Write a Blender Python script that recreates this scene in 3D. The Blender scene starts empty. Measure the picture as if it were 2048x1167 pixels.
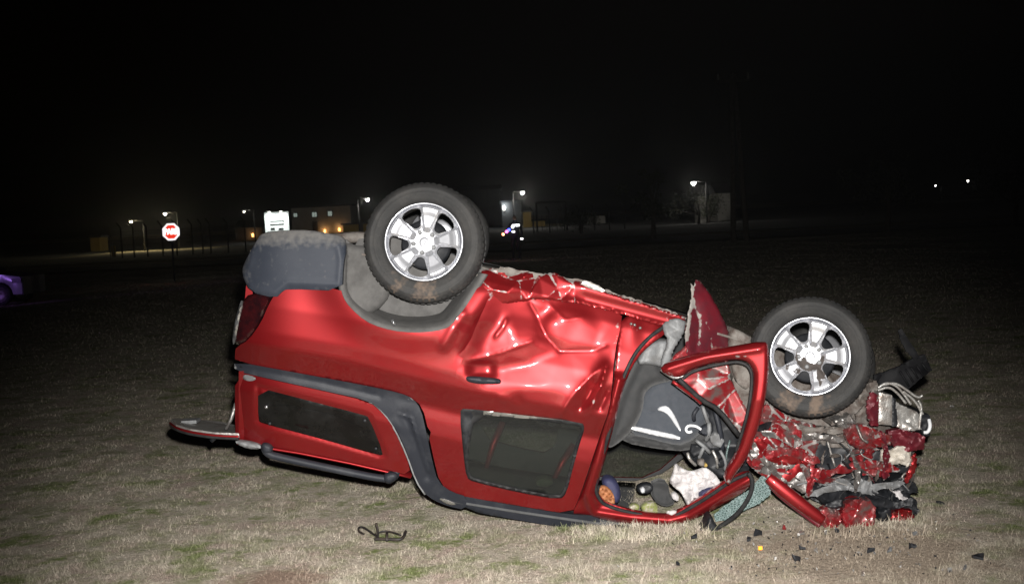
import bpy, bmesh, math, random
import numpy as np
from mathutils import Vector, Matrix
from mathutils.geometry import delaunay_2d_cdt

# ------------------------------------------------------------------ camera, sky, flash, exposure
scene = bpy.context.scene
COL = scene.collection
F, CX, CY = 2429.0, 1024.0, 583.5          # photograph's focal length and centre in its own pixels
CAMH = 1.8
PITCH = math.atan((583.5 - 430.0) / F)
ROLL = math.atan(0.05)
_r, _u = Vector((1, 0, 0)), Vector((0, math.sin(PITCH), math.cos(PITCH)))
FWD = Vector((0, math.cos(PITCH), -math.sin(PITCH)))
RGT = _r * math.cos(ROLL) - _u * math.sin(ROLL)
UP = _u * math.cos(ROLL) + _r * math.sin(ROLL)
CAM = Vector((0, 0, CAMH))

cd = bpy.data.cameras.new('camera')
cd.sensor_width = 36.0
cd.lens = 36.0 * F / 2048.0
cd.clip_end = 3000
cd.dof.use_dof = True
cd.dof.focus_distance = 6.65
cd.dof.aperture_fstop = 6.5
cam = bpy.data.objects.new('camera', cd)
COL.objects.link(cam)
m3 = Matrix((RGT, UP, -FWD)).transposed()
cam.matrix_world = Matrix.Translation(CAM) @ m3.to_4x4()
scene.camera = cam

world = bpy.data.worlds.new('World')
scene.world = world
world.use_nodes = True
wn = world.node_tree
wn.nodes.clear()
sky = wn.nodes.new('ShaderNodeTexSky')
sky.sky_type = 'NISHITA'
sky.sun_disc = False
sky.sun_elevation = math.radians(-3)
sky.sun_rotation = math.radians(200)
wbg = wn.nodes.new('ShaderNodeBackground')
wbg.inputs['Strength'].default_value = 0.006
wo = wn.nodes.new('ShaderNodeOutputWorld')
wn.links.new(sky.outputs[0], wbg.inputs['Color'])
wn.links.new(wbg.outputs[0], wo.inputs['Surface'])

fl = bpy.data.lights.new('camera_flash', 'SPOT')
fl.energy = 4700
fl.shadow_soft_size = 0.035
fl.spot_size = math.radians(56)
fl.spot_blend = 1.0
fl.color = (1.0, 0.97, 0.93)
flash = bpy.data.objects.new('camera_flash', fl)
COL.objects.link(flash)
flash.location = (0.06, 0.05, CAMH + 0.16)

scene.view_settings.view_transform = 'Standard'
scene.view_settings.look = 'None'
scene.view_settings.exposure = 0
scene.view_settings.gamma = 1
scene.cycles.volume_bounces = 0
scene.cycles.max_bounces = 8
scene.cycles.transparent_max_bounces = 12
scene.cycles.sample_clamp_indirect = 3.0
scene.cycles.caustics_reflective = False
scene.cycles.caustics_refractive = False

rng = np.random.default_rng(7)
random.seed(7)
D0 = 6.55                                   # metres from the camera to the wreck's near flank


def ray(x, y):
    return FWD + RGT * ((x - CX) / F) - UP * ((y - CY) / F)


def W(x, y, off=0.0, base=D0):
    d = ray(x, y)
    return CAM + d * ((base + off) / d.y)


def Wn(xy, off, base=D0):
    xy = np.asarray(xy, float)
    a = (xy[:, 0] - CX) / F
    b = -(xy[:, 1] - CY) / F
    d = np.array(FWD)[None] + a[:, None] * np.array(RGT)[None] + b[:, None] * np.array(UP)[None]
    k = (base + np.asarray(off)) / d[:, 1]
    return np.array(CAM)[None] + d * k[:, None]


def G(x, y, z=0.0):
    d = ray(x, y)
    return CAM + d * ((z - CAM.z) / d.z)


flash.rotation_euler = (W(1060, 1030) - flash.location).to_track_quat('-Z', 'Y').to_euler()

# ------------------------------------------------------------------ materials
MATS = {}


def mat(name, col, rough=0.6, metal=0.0, coat=0.0, col2=None, scale=8.0, detail=6.0, lo=0.4, hi=0.65,
        bump=0.0, bscale=60.0, wear=None, wear_rough=0.55, wear_metal=0.3, emit=None, strength=0.0, spec=0.5, sheen=0.0,
        rough2=None, coat_rough=0.04, wlo=0.42, whi=0.6):
    m = bpy.data.materials.new(name)
    m.use_nodes = True
    nt = m.node_tree
    N, L = nt.nodes, nt.links
    b = N['Principled BSDF']
    b.inputs['Roughness'].default_value = rough
    b.inputs['Metallic'].default_value = metal
    b.inputs['Coat Weight'].default_value = coat
    b.inputs['Coat Roughness'].default_value = coat_rough
    b.inputs['Specular IOR Level'].default_value = spec
    b.inputs['Sheen Weight'].default_value = sheen
    tc = N.new('ShaderNodeTexCoord')
    rgb = N.new('ShaderNodeRGB')
    rgb.outputs[0].default_value = (*col, 1)
    csock = rgb.outputs[0]
    rsock = None
    if col2 is not None:
        n = N.new('ShaderNodeTexNoise')
        n.inputs['Scale'].default_value = scale
        n.inputs['Detail'].default_value = detail
        n.inputs['Roughness'].default_value = 0.62
        L.new(tc.outputs['Object'], n.inputs['Vector'])
        mr = N.new('ShaderNodeMapRange')
        mr.inputs[1].default_value = lo
        mr.inputs[2].default_value = hi
        L.new(n.outputs['Fac'], mr.inputs[0])
        mx = N.new('ShaderNodeMix')
        mx.data_type = 'RGBA'
        L.new(mr.outputs[0], mx.inputs[0])
        L.new(csock, mx.inputs[6])
        mx.inputs[7].default_value = (*col2, 1)
        csock = mx.outputs[2]
        if rough2 is not None:
            m2 = N.new('ShaderNodeMapRange')
            m2.inputs[3].default_value = rough
            m2.inputs[4].default_value = rough2
            L.new(mr.outputs[0], m2.inputs[0])
            rsock = m2.outputs[0]
    if wear is not None:
        at = N.new('ShaderNodeAttribute')
        at.attribute_name = 'wear'
        n2 = N.new('ShaderNodeTexNoise')
        n2.inputs['Scale'].default_value = 35
        n2.inputs['Detail'].default_value = 5
        L.new(tc.outputs['Object'], n2.inputs['Vector'])
        ad = N.new('ShaderNodeMath')
        ad.operation = 'MULTIPLY_ADD'
        L.new(n2.outputs['Fac'], ad.inputs[0])
        ad.inputs[1].default_value = 1.2
        ad.inputs[2].default_value = -0.6
        ad2 = N.new('ShaderNodeMath')
        L.new(ad.outputs[0], ad2.inputs[0])
        L.new(at.outputs['Fac'], ad2.inputs[1])
        mr2 = N.new('ShaderNodeMapRange')
        mr2.inputs[1].default_value = wlo
        mr2.inputs[2].default_value = whi
        L.new(ad2.outputs[0], mr2.inputs[0])
        mx2 = N.new('ShaderNodeMix')
        mx2.data_type = 'RGBA'
        L.new(mr2.outputs[0], mx2.inputs[0])
        L.new(csock, mx2.inputs[6])
        mx2.inputs[7].default_value = (*wear, 1)
        csock = mx2.outputs[2]
        for inp, a, z in (('Roughness', rough, wear_rough), ('Metallic', metal, wear_metal), ('Coat Weight', coat, 0.0)):
            mm = N.new('ShaderNodeMapRange')
            mm.inputs[3].default_value = a
            mm.inputs[4].default_value = z
            L.new(mr2.outputs[0], mm.inputs[0])
            L.new(mm.outputs[0], b.inputs[inp])
            if inp == 'Roughness':
                rsock = None
    L.new(csock, b.inputs['Base Color'])
    if rsock is not None:
        L.new(rsock, b.inputs['Roughness'])
    if bump:
        n = N.new('ShaderNodeTexNoise')
        n.inputs['Scale'].default_value = bscale
        n.inputs['Detail'].default_value = 4
        L.new(tc.outputs['Object'], n.inputs['Vector'])
        bp = N.new('ShaderNodeBump')
        bp.inputs['Strength'].default_value = bump
        bp.inputs['Distance'].default_value = 0.01
        L.new(n.outputs['Fac'], bp.inputs['Height'])
        L.new(bp.outputs[0], b.inputs['Normal'])
    if emit is not None:
        b.inputs['Emission Color'].default_value = (*emit, 1)
        b.inputs['Emission Strength'].default_value = strength
    MATS[name] = m
    return m


RED = mat('red_paint', (0.265, 0.0092, 0.0115), 0.42, 0.66, 1.0, col2=(0.215, 0.010, 0.0125), scale=2.2, lo=0.35, hi=0.75, wear=(0.27, 0.25, 0.24), coat_rough=0.035)
REDM = mat('red_paint_torn', (0.22, 0.010, 0.014), 0.45, 0.35, 0.5, col2=(0.12, 0.085, 0.08), scale=13, lo=0.47, hi=0.66, detail=8,
           wear=(0.27, 0.25, 0.24), wear_metal=0.35, coat_rough=0.15, rough2=0.8)
REDI = mat('red_paint_dark', (0.13, 0.008, 0.016), 0.45, 0.2, 0.3, col2=(0.085, 0.013, 0.02), scale=12, wear=(0.30, 0.28, 0.26))  # darker copy of the red paint, shade on turned panels put into colour
BUMP = mat('dark_grey_bumper_plastic', (0.029, 0.034, 0.046), 0.55, spec=0.2, col2=(0.034, 0.039, 0.051), scale=10, bump=0.03, bscale=300, wear=(0.15, 0.145, 0.14), wear_rough=0.9, wear_metal=0, wlo=0.12, whi=0.9)
LINER = mat('dusty_liner', (0.098, 0.095, 0.092), 0.9, col2=(0.062, 0.06, 0.058), scale=10, bump=0.2, bscale=40)
BLK = mat('black_plastic', (0.008, 0.009, 0.011), 0.5, spec=0.3, col2=(0.022, 0.023, 0.026), scale=14, bump=0.08, bscale=200)
TRIM = mat('dark_grey_trim', (0.018, 0.020, 0.026), 0.55, spec=0.25, col2=(0.036, 0.038, 0.044), scale=9, lo=0.5, hi=0.75, bump=0.08, bscale=150, wear=(0.2, 0.2, 0.2), wear_metal=0)
GLOSS = mat('gloss_black', (0.003, 0.003, 0.003), 0.22, coat=0.15, col2=(0.007, 0.007, 0.007), scale=6, rough2=0.4)
RUB = mat('tyre_rubber', (0.024, 0.024, 0.024), 0.72, spec=0.3, col2=(0.046, 0.044, 0.042), scale=7, lo=0.42, hi=0.72, bump=0.25, bscale=90, wear=(0.125, 0.095, 0.075), wear_rough=0.95, wear_metal=0, wlo=0.3, whi=0.75)
ALLOY = mat('alloy_silver', (0.60, 0.61, 0.65), 0.32, 0.68, 0.4, col2=(0.50, 0.51, 0.54), scale=12, wear=(0.06, 0.05, 0.045), wear_metal=0, wear_rough=0.9)
STEEL = mat('bare_steel', (0.28, 0.27, 0.26), 0.45, 0.7, col2=(0.14, 0.12, 0.11), scale=14, bump=0.3, bscale=60)
DIRTM = mat('dirty_underbody_metal', (0.17, 0.155, 0.14), 0.75, 0.15, col2=(0.08, 0.06, 0.05), scale=16, bump=0.4, bscale=50)
SILV = mat('aluminium_sheet', (0.42, 0.41, 0.39), 0.4, 0.6, col2=(0.22, 0.18, 0.155), scale=18, lo=0.45, hi=0.7, bump=0.3, bscale=70)
CHROME = mat('chrome', (0.8, 0.81, 0.83), 0.14, 0.9, col2=(0.6, 0.6, 0.62), scale=20)
SEAT = mat('seat_fabric', (0.036, 0.042, 0.052), 0.85, col2=(0.045, 0.05, 0.06), scale=30, bump=0.25, bscale=400, sheen=0.2)
SEATD = mat('seat_side_fabric', (0.02, 0.021, 0.022), 0.8, col2=(0.028, 0.028, 0.029), scale=20, bump=0.2, bscale=300, sheen=0.15)
WHT = mat('white_piping', (0.72, 0.73, 0.75), 0.6, col2=(0.62, 0.63, 0.65), scale=20)
CLOTH = mat('airbag_cloth', (0.55, 0.525, 0.52), 0.9, col2=(0.38, 0.36, 0.365), scale=22, bump=0.5, bscale=45)
HEADL = mat('headliner_felt', (0.075, 0.078, 0.08), 0.95, col2=(0.055, 0.056, 0.057), scale=14, bump=0.2, bscale=200)
LENS = mat('tail_light_lens', (0.03, 0.004, 0.005), 0.08, coat=1.0, col2=(0.007, 0.003, 0.004), scale=16)
SEAL = mat('rubber_seal', (0.012, 0.012, 0.013), 0.65, spec=0.25, col2=(0.025, 0.025, 0.025), scale=25)
GREYP = mat('grey_plastic', (0.16, 0.165, 0.17), 0.55, col2=(0.1, 0.1, 0.1), scale=18, bump=0.2, bscale=60)


def glass_mat(name, tint, alpha, rough=0.02, frost=None):
    m = bpy.data.materials.new(name)
    m.use_nodes = True
    nt = m.node_tree
    N, L = nt.nodes, nt.links
    N.remove(N['Principled BSDF'])
    out = N['Material Output']
    tr = N.new('ShaderNodeBsdfTransparent')
    tr.inputs[0].default_value = (*tint, 1)
    gl = N.new('ShaderNodeBsdfGlossy')
    gl.inputs['Roughness'].default_value = rough
    fr = N.new('ShaderNodeFresnel')
    fr.inputs[0].default_value = 1.35
    mx = N.new('ShaderNodeMixShader')
    L.new(fr.outputs[0], mx.inputs[0])
    L.new(tr.outputs[0], mx.inputs[1])
    L.new(gl.outputs[0], mx.inputs[2])
    df = N.new('ShaderNodeBsdfDiffuse')
    df.inputs[0].default_value = (*(frost or (0.2, 0.2, 0.2)), 1)
    mx2 = N.new('ShaderNodeMixShader')
    L.new(mx.outputs[0], mx2.inputs[1])
    L.new(df.outputs[0], mx2.inputs[2])
    if frost:
        tc = N.new('ShaderNodeTexCoord')
        v = N.new('ShaderNodeTexVoronoi')
        v.feature = 'DISTANCE_TO_EDGE'
        v.inputs['Scale'].default_value = 75
        L.new(tc.outputs['Object'], v.inputs['Vector'])
        mr = N.new('ShaderNodeMapRange')
        mr.inputs[1].default_value = 0.0
        mr.inputs[2].default_value = 0.12
        mr.inputs[3].default_value = 0.95
        mr.inputs[4].default_value = alpha
        L.new(v.outputs['Distance'], mr.inputs[0])
        L.new(mr.outputs[0], mx2.inputs[0])
    else:
        mx2.inputs[0].default_value = alpha
    L.new(mx2.outputs[0], out.inputs['Surface'])
    MATS[name] = m
    return m


TINT = glass_mat('tinted_glass', (0.62, 0.66, 0.62), 0.05, rough=0.12)
CRAZED = glass_mat('crazed_glass', (0.55, 0.66, 0.64), 0.2, frost=(0.24, 0.31, 0.305))

# ------------------------------------------------------------------ mesh helpers
BASE = {}


def tag(o, label=None, cat=None, group=None, kind=None):
    if label: o['label'] = label
    if cat: o['category'] = cat
    if group: o['group'] = group
    if kind: o['kind'] = kind
    return o


def empty(name, loc, parent=None):
    e = bpy.data.objects.new(name, None)
    COL.objects.link(e)
    e.empty_display_size = 0.1
    loc = Vector(loc)
    if parent:
        e.parent = parent
        e.location = loc - BASE[parent.name]
    else:
        e.location = loc
    BASE[e.name] = loc
    return e


def mk(name, verts, faces, material, parent=None, smooth=True, attrs=None, local=False):
    """one mesh object; verts are world coordinates unless local"""
    verts = np.asarray(verts, float)
    base = Vector((0, 0, 0))
    if parent is not None and not local:
        base = BASE[parent.name]
        verts = verts - np.array(base)[None]
    me = bpy.data.meshes.new(name)
    me.from_pydata(verts.tolist(), [], [list(f) for f in faces])
    if smooth:
        me.polygons.foreach_set('use_smooth', [True] * len(me.polygons))
    if attrs:
        for k, v in attrs.items():
            a = me.attributes.new(k, 'FLOAT', 'POINT')
            a.data.foreach_set('value', np.asarray(v, np.float32))
    me.materials.append(material)
    me.update()
    o = bpy.data.objects.new(name, me)
    COL.objects.link(o)
    if parent is not None:
        o.parent = parent
    BASE[o.name] = base
    return o


def inside(pts, poly):
    x, y = pts[:, 0], pts[:, 1]
    r = np.zeros(len(pts), bool)
    n = len(poly)
    for i in range(n):
        x1, y1 = poly[i]
        x2, y2 = poly[(i + 1) % n]
        c = (y1 > y) != (y2 > y)
        with np.errstate(divide='ignore', invalid='ignore'):
            xi = (x2 - x1) * (y - y1) / (y2 - y1 + 1e-12) + x1
        r ^= c & (x < xi)
    return r


def segdist(pts, a, b):
    """distance from pts (n,2) to the nearest of the segments a->b (m,2)"""
    best = np.full(len(pts), 1e9)
    for (p, q) in zip(a, b):
        d = q - p
        l2 = max(float(d @ d), 1e-9)
        t = np.clip(((pts - p) @ d) / l2, 0, 1)
        e = pts - (p + t[:, None] * d)
        best = np.minimum(best, np.hypot(e[:, 0], e[:, 1]))
    return best


def polydist(pts, poly):
    a = np.asarray(poly, float)
    return segdist(pts, a, np.roll(a, -1, 0))


def chaikin(poly, n=2, closed=True):
    p = np.asarray(poly, float)
    for _ in range(n):
        if closed:
            q = np.roll(p, -1, 0)
            p = np.stack([p * 0.75 + q * 0.25, p * 0.25 + q * 0.75], 1).reshape(-1, 2)
        else:
            a, b = p[:-1], p[1:]
            mid = np.stack([a * 0.75 + b * 0.25, a * 0.25 + b * 0.75], 1).reshape(-1, 2)
            p = np.vstack([p[:1], mid, p[-1:]])
    return p


def resample(poly, sp):
    out = []
    n = len(poly)
    for i in range(n):
        a, b = np.asarray(poly[i]), np.asarray(poly[(i + 1) % n])
        k = max(1, int(round(np.hypot(*(b - a)) / sp)))
        for j in range(k):
            out.append(a + (b - a) * j / k)
    return np.array(out)


def fill2d(outline, holes=(), sp=8.0, rnd=1, jit=0.0, seed=0):
    """triangulate a polygon with inner grid points -> pts, tris, edge distance"""
    r = np.random.default_rng(seed)
    loops = []
    for k, lp in enumerate([outline] + list(holes)):
        p = chaikin(lp, rnd) if rnd else np.asarray(lp, float)
        p = resample(p, sp)
        if jit and k == 0:
            p = p + r.normal(0, jit, p.shape)
        loops.append(p)
    o = loops[0]
    lo, hi = o.min(0), o.max(0)
    xs = np.arange(lo[0], hi[0] + sp, sp)
    ys = np.arange(lo[1], hi[1] + sp, sp * 0.866)
    gx, gy = np.meshgrid(xs, ys)
    gx = gx + (np.arange(len(ys)) % 2)[:, None] * sp * 0.5
    g = np.stack([gx.ravel(), gy.ravel()], 1)
    g = g[inside(g, o)]
    for h in loops[1:]:
        g = g[~inside(g, h)]
    d = np.full(len(g), 1e9)
    for lp in loops:
        d = np.minimum(d, polydist(g, lp))
    g = g[d > sp * 0.55]
    pts = np.vstack(loops + [g])
    edges = []
    s = 0
    for lp in loops:
        n = len(lp)
        edges += [(s + i, s + (i + 1) % n) for i in range(n)]
        s += n
    v, e, f, ov, oe, of = delaunay_2d_cdt([Vector(p) for p in pts], edges, [], 0, 1e-5)
    v = np.array([(p.x, p.y) for p in v])
    t = np.array([q for q in f if len(q) == 3])
    c = v[t].mean(1)
    ok = inside(c, o)
    for h in loops[1:]:
        ok &= ~inside(c, h)
    t = t[ok]
    # orientation: make all counter-clockwise in pixel space flipped so normals face the camera
    a = v[t[:, 1]] - v[t[:, 0]]
    b = v[t[:, 2]] - v[t[:, 0]]
    cr = a[:, 0] * b[:, 1] - a[:, 1] * b[:, 0]
    t[cr > 0] = t[cr > 0][:, ::-1]
    ed = np.full(len(v), 1e9)
    for lp in loops:
        ed = np.minimum(ed, polydist(v, lp))
    return v, t, ed


def sheet(P, Q, tris):
    """front points P, back points Q, tris -> closed shell"""
    n = len(P)
    V = np.vstack([P, Q])
    faces = [tuple(t) for t in tris] + [tuple(n + i for i in t[::-1]) for t in tris]
    cnt = {}
    for t in tris:
        for i in range(3):
            a, b = int(t[i]), int(t[(i + 1) % 3])
            cnt[(a, b)] = 1
    for (a, b) in list(cnt):
        if (b, a) not in cnt:
            faces.append((b, a, n + a, n + b))
    return V, faces


class Tin:
    """sheet pushed to given depths at given points, slightly eased creases"""
    def __init__(self, pts):
        v, e, f, ov, *_ = delaunay_2d_cdt([Vector(q[:2]) for q in pts], [], [], 0, 1e-6)
        self.v = np.array([(q.x, q.y) for q in v])
        self.t = np.array([q for q in f if len(q) == 3])
        self.h = np.array([pts[o[0]][2] for o in ov])

    def __call__(self, pts, ease=8.0):
        acc = np.zeros(len(pts))
        offs = [(0, 0)] + [(ease * math.cos(a), ease * math.sin(a)) for a in np.linspace(0, 6.28, 9)[:-1]]
        for o in offs:
            acc += Crumple.__call__(self, pts + np.array(o))
        return acc / len(offs)


class Crumple:
    """folded-sheet relief: random heights on a triangulated net, linear between (sharp creases)"""
    def __init__(self, seed, box, n, amp, jit=0.45):
        r = np.random.default_rng(seed)
        x0, y0, x1, y1 = box
        w, h = x1 - x0, y1 - y0
        k = math.sqrt(w * h / n)
        nx, ny = max(2, int(w / k) + 2), max(2, int(h / k) + 2)
        gx, gy = np.meshgrid(np.linspace(x0 - k * .3, x1 + k * .3, nx), np.linspace(y0 - k * .3, y1 + k * .3, ny))
        p = np.stack([gx.ravel(), gy.ravel()], 1) + r.uniform(-jit, jit, (nx * ny, 2)) * k
        p = np.vstack([p, [[x0 - 3 * k, y0 - 3 * k], [x1 + 3 * k, y0 - 3 * k], [x1 + 3 * k, y1 + 3 * k], [x0 - 3 * k, y1 + 3 * k]]])
        v, e, f, *_ = delaunay_2d_cdt([Vector(q) for q in p], [], [], 0, 1e-6)
        self.v = np.array([(q.x, q.y) for q in v])
        self.t = np.array([q for q in f if len(q) == 3])
        self.h = r.uniform(-amp, amp, len(self.v))
        es = set()
        for t in self.t:
            for i in range(3):
                es.add(tuple(sorted((int(t[i]), int(t[(i + 1) % 3])))))
        es = np.array([q for q in es if r.random() < 0.55])
        self.ea, self.eb = self.v[es[:, 0]], self.v[es[:, 1]]

    def __call__(self, pts):
        out = np.zeros(len(pts))
        for t in self.t:
            a, b, c = self.v[t]
            d = (b[1] - c[1]) * (a[0] - c[0]) + (c[0] - b[0]) * (a[1] - c[1])
            if abs(d) < 1e-9:
                continue
            u = ((b[1] - c[1]) * (pts[:, 0] - c[0]) + (c[0] - b[0]) * (pts[:, 1] - c[1])) / d
            w = ((c[1] - a[1]) * (pts[:, 0] - c[0]) + (a[0] - c[0]) * (pts[:, 1] - c[1])) / d
            k = (u >= -1e-6) & (w >= -1e-6) & (u + w <= 1 + 1e-6)
            out[k] = (u * self.h[t[0]] + w * self.h[t[1]] + (1 - u - w) * self.h[t[2]])[k]
        return out

    def edge(self, pts):
        return segdist(pts, self.ea, self.eb)


def panel(name, outline, off, material, parent, holes=(), sp=8.0, th=0.01, roll=(4.0, 0.006), rnd=1, wear=None,
          mirror=None, jit=0.0, seed=0, base=D0, smooth=True, back=None, crisp=55):
    """a sheet-metal / trim piece on the flank: outline in photo pixels unprojected to its own depth"""
    v, t, ed = fill2d(outline, holes, sp, rnd, jit, seed)
    o = off(v) if callable(off) else np.full(len(v), float(off))
    if roll:
        b, e = roll
        k = np.clip(1 - ed / b, 0, 1)
        o = o + e * k * k
    P = Wn(v, o, base)
    wr = wear(v, ed) if wear is not None else None
    if mirror is not None:
        P[:, 1] = 2 * mirror - P[:, 1]
        t = t[:, ::-1]
        th = -th
    Q = P.copy()
    Q[:, 1] += th
    V, faces = sheet(P, Q, t)
    attrs = {'wear': np.concatenate([wr, wr])} if wr is not None else None
    ob = mk(name, V, faces, material, parent, smooth, attrs)
    if back is not None:                    # inner face carries its own finish
        ob.data.materials.append(back)
        idx = np.zeros(len(faces), np.int32)
        idx[len(t):2 * len(t)] = 1
        ob.data.polygons.foreach_set('material_index', idx)
    if smooth:
        sharp_edges(ob.data, crisp)
    return ob


def sharp_edges(me, ang=55):
    bm = bmesh.new()
    bm.from_mesh(me)
    lim = math.radians(ang)
    for e in bm.edges:
        if len(e.link_faces) == 2 and e.calc_face_angle(0) > lim:
            e.smooth = False
    bm.to_mesh(me)
    bm.free()


def tube(name, pts, rad, material, parent=None, seg=8, closed=False, local=False, flat=1.0, wear=None):
    pts = [Vector(p) for p in pts]
    n = len(pts)
    rads = list(rad) if hasattr(rad, '__len__') else [rad] * n
    V, Fc = [], []
    prev = None
    for i, p in enumerate(pts):
        if closed:
            t = (pts[(i + 1) % n] - pts[i - 1]).normalized()
        else:
            t = (pts[min(i + 1, n - 1)] - pts[max(i - 1, 0)]).normalized()
        if prev is None:
            ref = Vector((0, 1, 0)) if abs(t.y) < 0.9 else Vector((0, 0, 1))
            a = t.cross(ref).normalized()
        else:
            a = (prev - t * prev.dot(t)).normalized()
        prev = a
        b = t.cross(a)
        for k in range(seg):
            an = 2 * math.pi * k / seg
            V.append(p + a * math.cos(an) * rads[i] + b * math.sin(an) * rads[i] * flat)
    m = n if closed else n - 1
    for i in range(m):
        j = (i + 1) % n
        for k in range(seg):
            k2 = (k + 1) % seg
            Fc.append((i * seg + k, i * seg + k2, j * seg + k2, j * seg + k))
    if not closed:
        Fc.append(tuple(range(seg))[::-1])
        Fc.append(tuple((n - 1) * seg + k for k in range(seg)))
    return mk(name, [tuple(v) for v in V], Fc, material, parent, True, None, local)


def smooth_path(pts, n=2):
    p = [Vector(q) for q in pts]
    for _ in range(n):
        o = [p[0]]
        for a, b in zip(p[:-1], p[1:]):
            o += [a * 0.75 + b * 0.25, a * 0.25 + b * 0.75]
        o.append(p[-1])
        p = o
    return p


def ptube(name, pxs, r, material, parent, off=0.0, seg=8, sm=2, base=D0, flat=1.0):
    """tube through photo pixels (x, y[, off])"""
    pts = [W(p[0], p[1], p[2] if len(p) > 2 else off, base) for p in pxs]
    if sm:
        pts = smooth_path(pts, sm)
    return tube(name, pts, r, material, parent, seg, flat=flat)


def boxv(c, s):
    x, y, z = c
    a, b, d = s[0] / 2, s[1] / 2, s[2] / 2
    V = [(x + i * a, y + j * b, z + k * d) for k in (-1, 1) for j in (-1, 1) for i in (-1, 1)]
    Fc = [(0, 2, 3, 1), (4, 5, 7, 6), (0, 1, 5, 4), (2, 6, 7, 3), (0, 4, 6, 2), (1, 3, 7, 5)]
    return V, Fc


def box(name, c, s, material, parent=None, bevel=0.0, rot=None):
    V, Fc = boxv((0, 0, 0), s)
    M = Matrix.Rotation(rot, 3, 'Z') if rot else Matrix.Identity(3)
    V = [tuple(M @ Vector(v) + Vector(c)) for v in V]
    o = mk(name, V, Fc, material, parent, False)
    if bevel:
        bv = o.modifiers.new('bevel', 'BEVEL')
        bv.width = bevel
        bv.segments = 2
    return o


def lathe(name, prof, seg, material, parent, wearfn=None, tread=None):
    """profile (r, y) turned about the local Y axis (local coordinates)"""
    V, Fc = [], []
    n = len(prof)
    for k in range(seg):
        a = 2 * math.pi * k / seg
        for (r, y) in prof:
            V.append((r * math.cos(a), y, r * math.sin(a)))
    for k in range(seg):
        k2 = (k + 1) % seg
        for i in range(n - 1):
            Fc.append((k * n + i, k * n + i + 1, k2 * n + i + 1, k2 * n + i))
    at = None
    if wearfn:
        at = {'wear': [wearfn(*v) for v in V]}
    return mk(name, V, Fc, material, parent, True, at, True)


# ------------------------------------------------------------------ ground, grass, road
def ground_nodes(m, blades=False):
    m.use_nodes = True
    nt = m.node_tree
    N, L = nt.nodes, nt.links
    b = N['Principled BSDF']
    b.inputs['Roughness'].default_value = 0.95
    b.inputs['Specular IOR Level'].default_value = 0.15
    ge = N.new('ShaderNodeNewGeometry')

    def noise(s, d=5, r=0.6):
        n = N.new('ShaderNodeTexNoise')
        n.inputs['Scale'].default_value = s
        n.inputs['Detail'].default_value = d
        n.inputs['Roughness'].default_value = r
        L.new(ge.outputs['Position'], n.inputs['Vector'])
        return n.outputs['Fac']

    def ramp(s, lo, hi):
        q = N.new('ShaderNodeMapRange')
        q.inputs[1].default_value = lo
        q.inputs[2].default_value = hi
        L.new(s, q.inputs[0])
        return q.outputs[0]

    def mix(f, a, c):
        q = N.new('ShaderNodeMix')
        q.data_type = 'RGBA'
        L.new(f, q.inputs[0])
        for s, k in ((a, 6), (c, 7)):
            if isinstance(s, tuple):
                q.inputs[k].default_value = (*s, 1)
            else:
                L.new(s, q.inputs[k])
        return q.outputs[2]
    k = 2.1 if not blades else 1.95
    c = lambda r, g, bl: (r * k, g * k, bl * k)
    straw = mix(ramp(noise(14, 6, 0.7), 0.35, 0.68), c(0.215, 0.185, 0.15), c(0.285, 0.26, 0.215))
    pink = mix(ramp(noise(3.1, 6, 0.7), 0.48, 0.66), straw, c(0.215, 0.168, 0.145))
    olive = mix(ramp(noise(4.3, 6, 0.72), 0.47, 0.62), pink, c(0.145, 0.145, 0.09))
    green = mix(ramp(noise(2.0, 7, 0.75), 0.54, 0.63), olive, c(0.095, 0.115, 0.042))

    def near(pt, rad):
        d = N.new('ShaderNodeVectorMath')
        d.operation = 'DISTANCE'
        L.new(ge.outputs['Position'], d.inputs[0])
        d.inputs[1].default_value = pt
        q = N.new('ShaderNodeMath')
        q.operation = 'MULTIPLY_ADD'
        L.new(noise(5, 5, 0.7), q.inputs[0])
        q.inputs[1].default_value = -rad * 2.4
        L.new(d.outputs['Value'], q.inputs[2])
        return ramp(q.outputs[0], -rad * .15, -rad * 0.75)
    # churned bare soil by the nose and a small scrape at the bottom of the picture
    green = mix(near(tuple(G(1720, 1110)), 0.85), green, c(0.165, 0.135, 0.105))
    green = mix(near(tuple(G(555, 1166)), 0.30), green, c(0.15, 0.11, 0.085))
    col = green
    if blades:
        rp = ge.outputs['Random Per Island']
        dk = mix(ramp(rp, 0.0, 1.0), c(0.15, 0.13, 0.10), c(0.32, 0.29, 0.24))
        q = N.new('ShaderNodeMix')
        q.data_type = 'RGBA'
        q.inputs[0].default_value = 0.14
        L.new(col, q.inputs[6])
        L.new(dk, q.inputs[7])
        col = q.outputs[2]
    else:
        bp = N.new('ShaderNodeBump')
        bp.inputs['Strength'].default_value = 0.6
        bp.inputs['Distance'].default_value = 0.03
        L.new(noise(30, 5, 0.7), bp.inputs['Height'])
        L.new(bp.outputs[0], b.inputs['Normal'])
    L.new(col, b.inputs['Base Color'])
    return m


GM = ground_nodes(bpy.data.materials.new('dry_lawn'))
BM = ground_nodes(bpy.data.materials.new('dry_grass_blades'), True)


def zg(x, y):
    """gentle swells of the verge"""
    f = np.clip((np.asarray(y) - 4) / 4, 0, 1) * np.clip((90 - np.asarray(y)) / 30, 0, 1)
    return f * (0.012 * np.sin(x * 1.7 + y * 0.6) + 0.012 * np.sin(x * 0.53 - y * 1.1 + 1) + 0.008 * np.sin(x * 3.1 + 2 * y))


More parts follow.
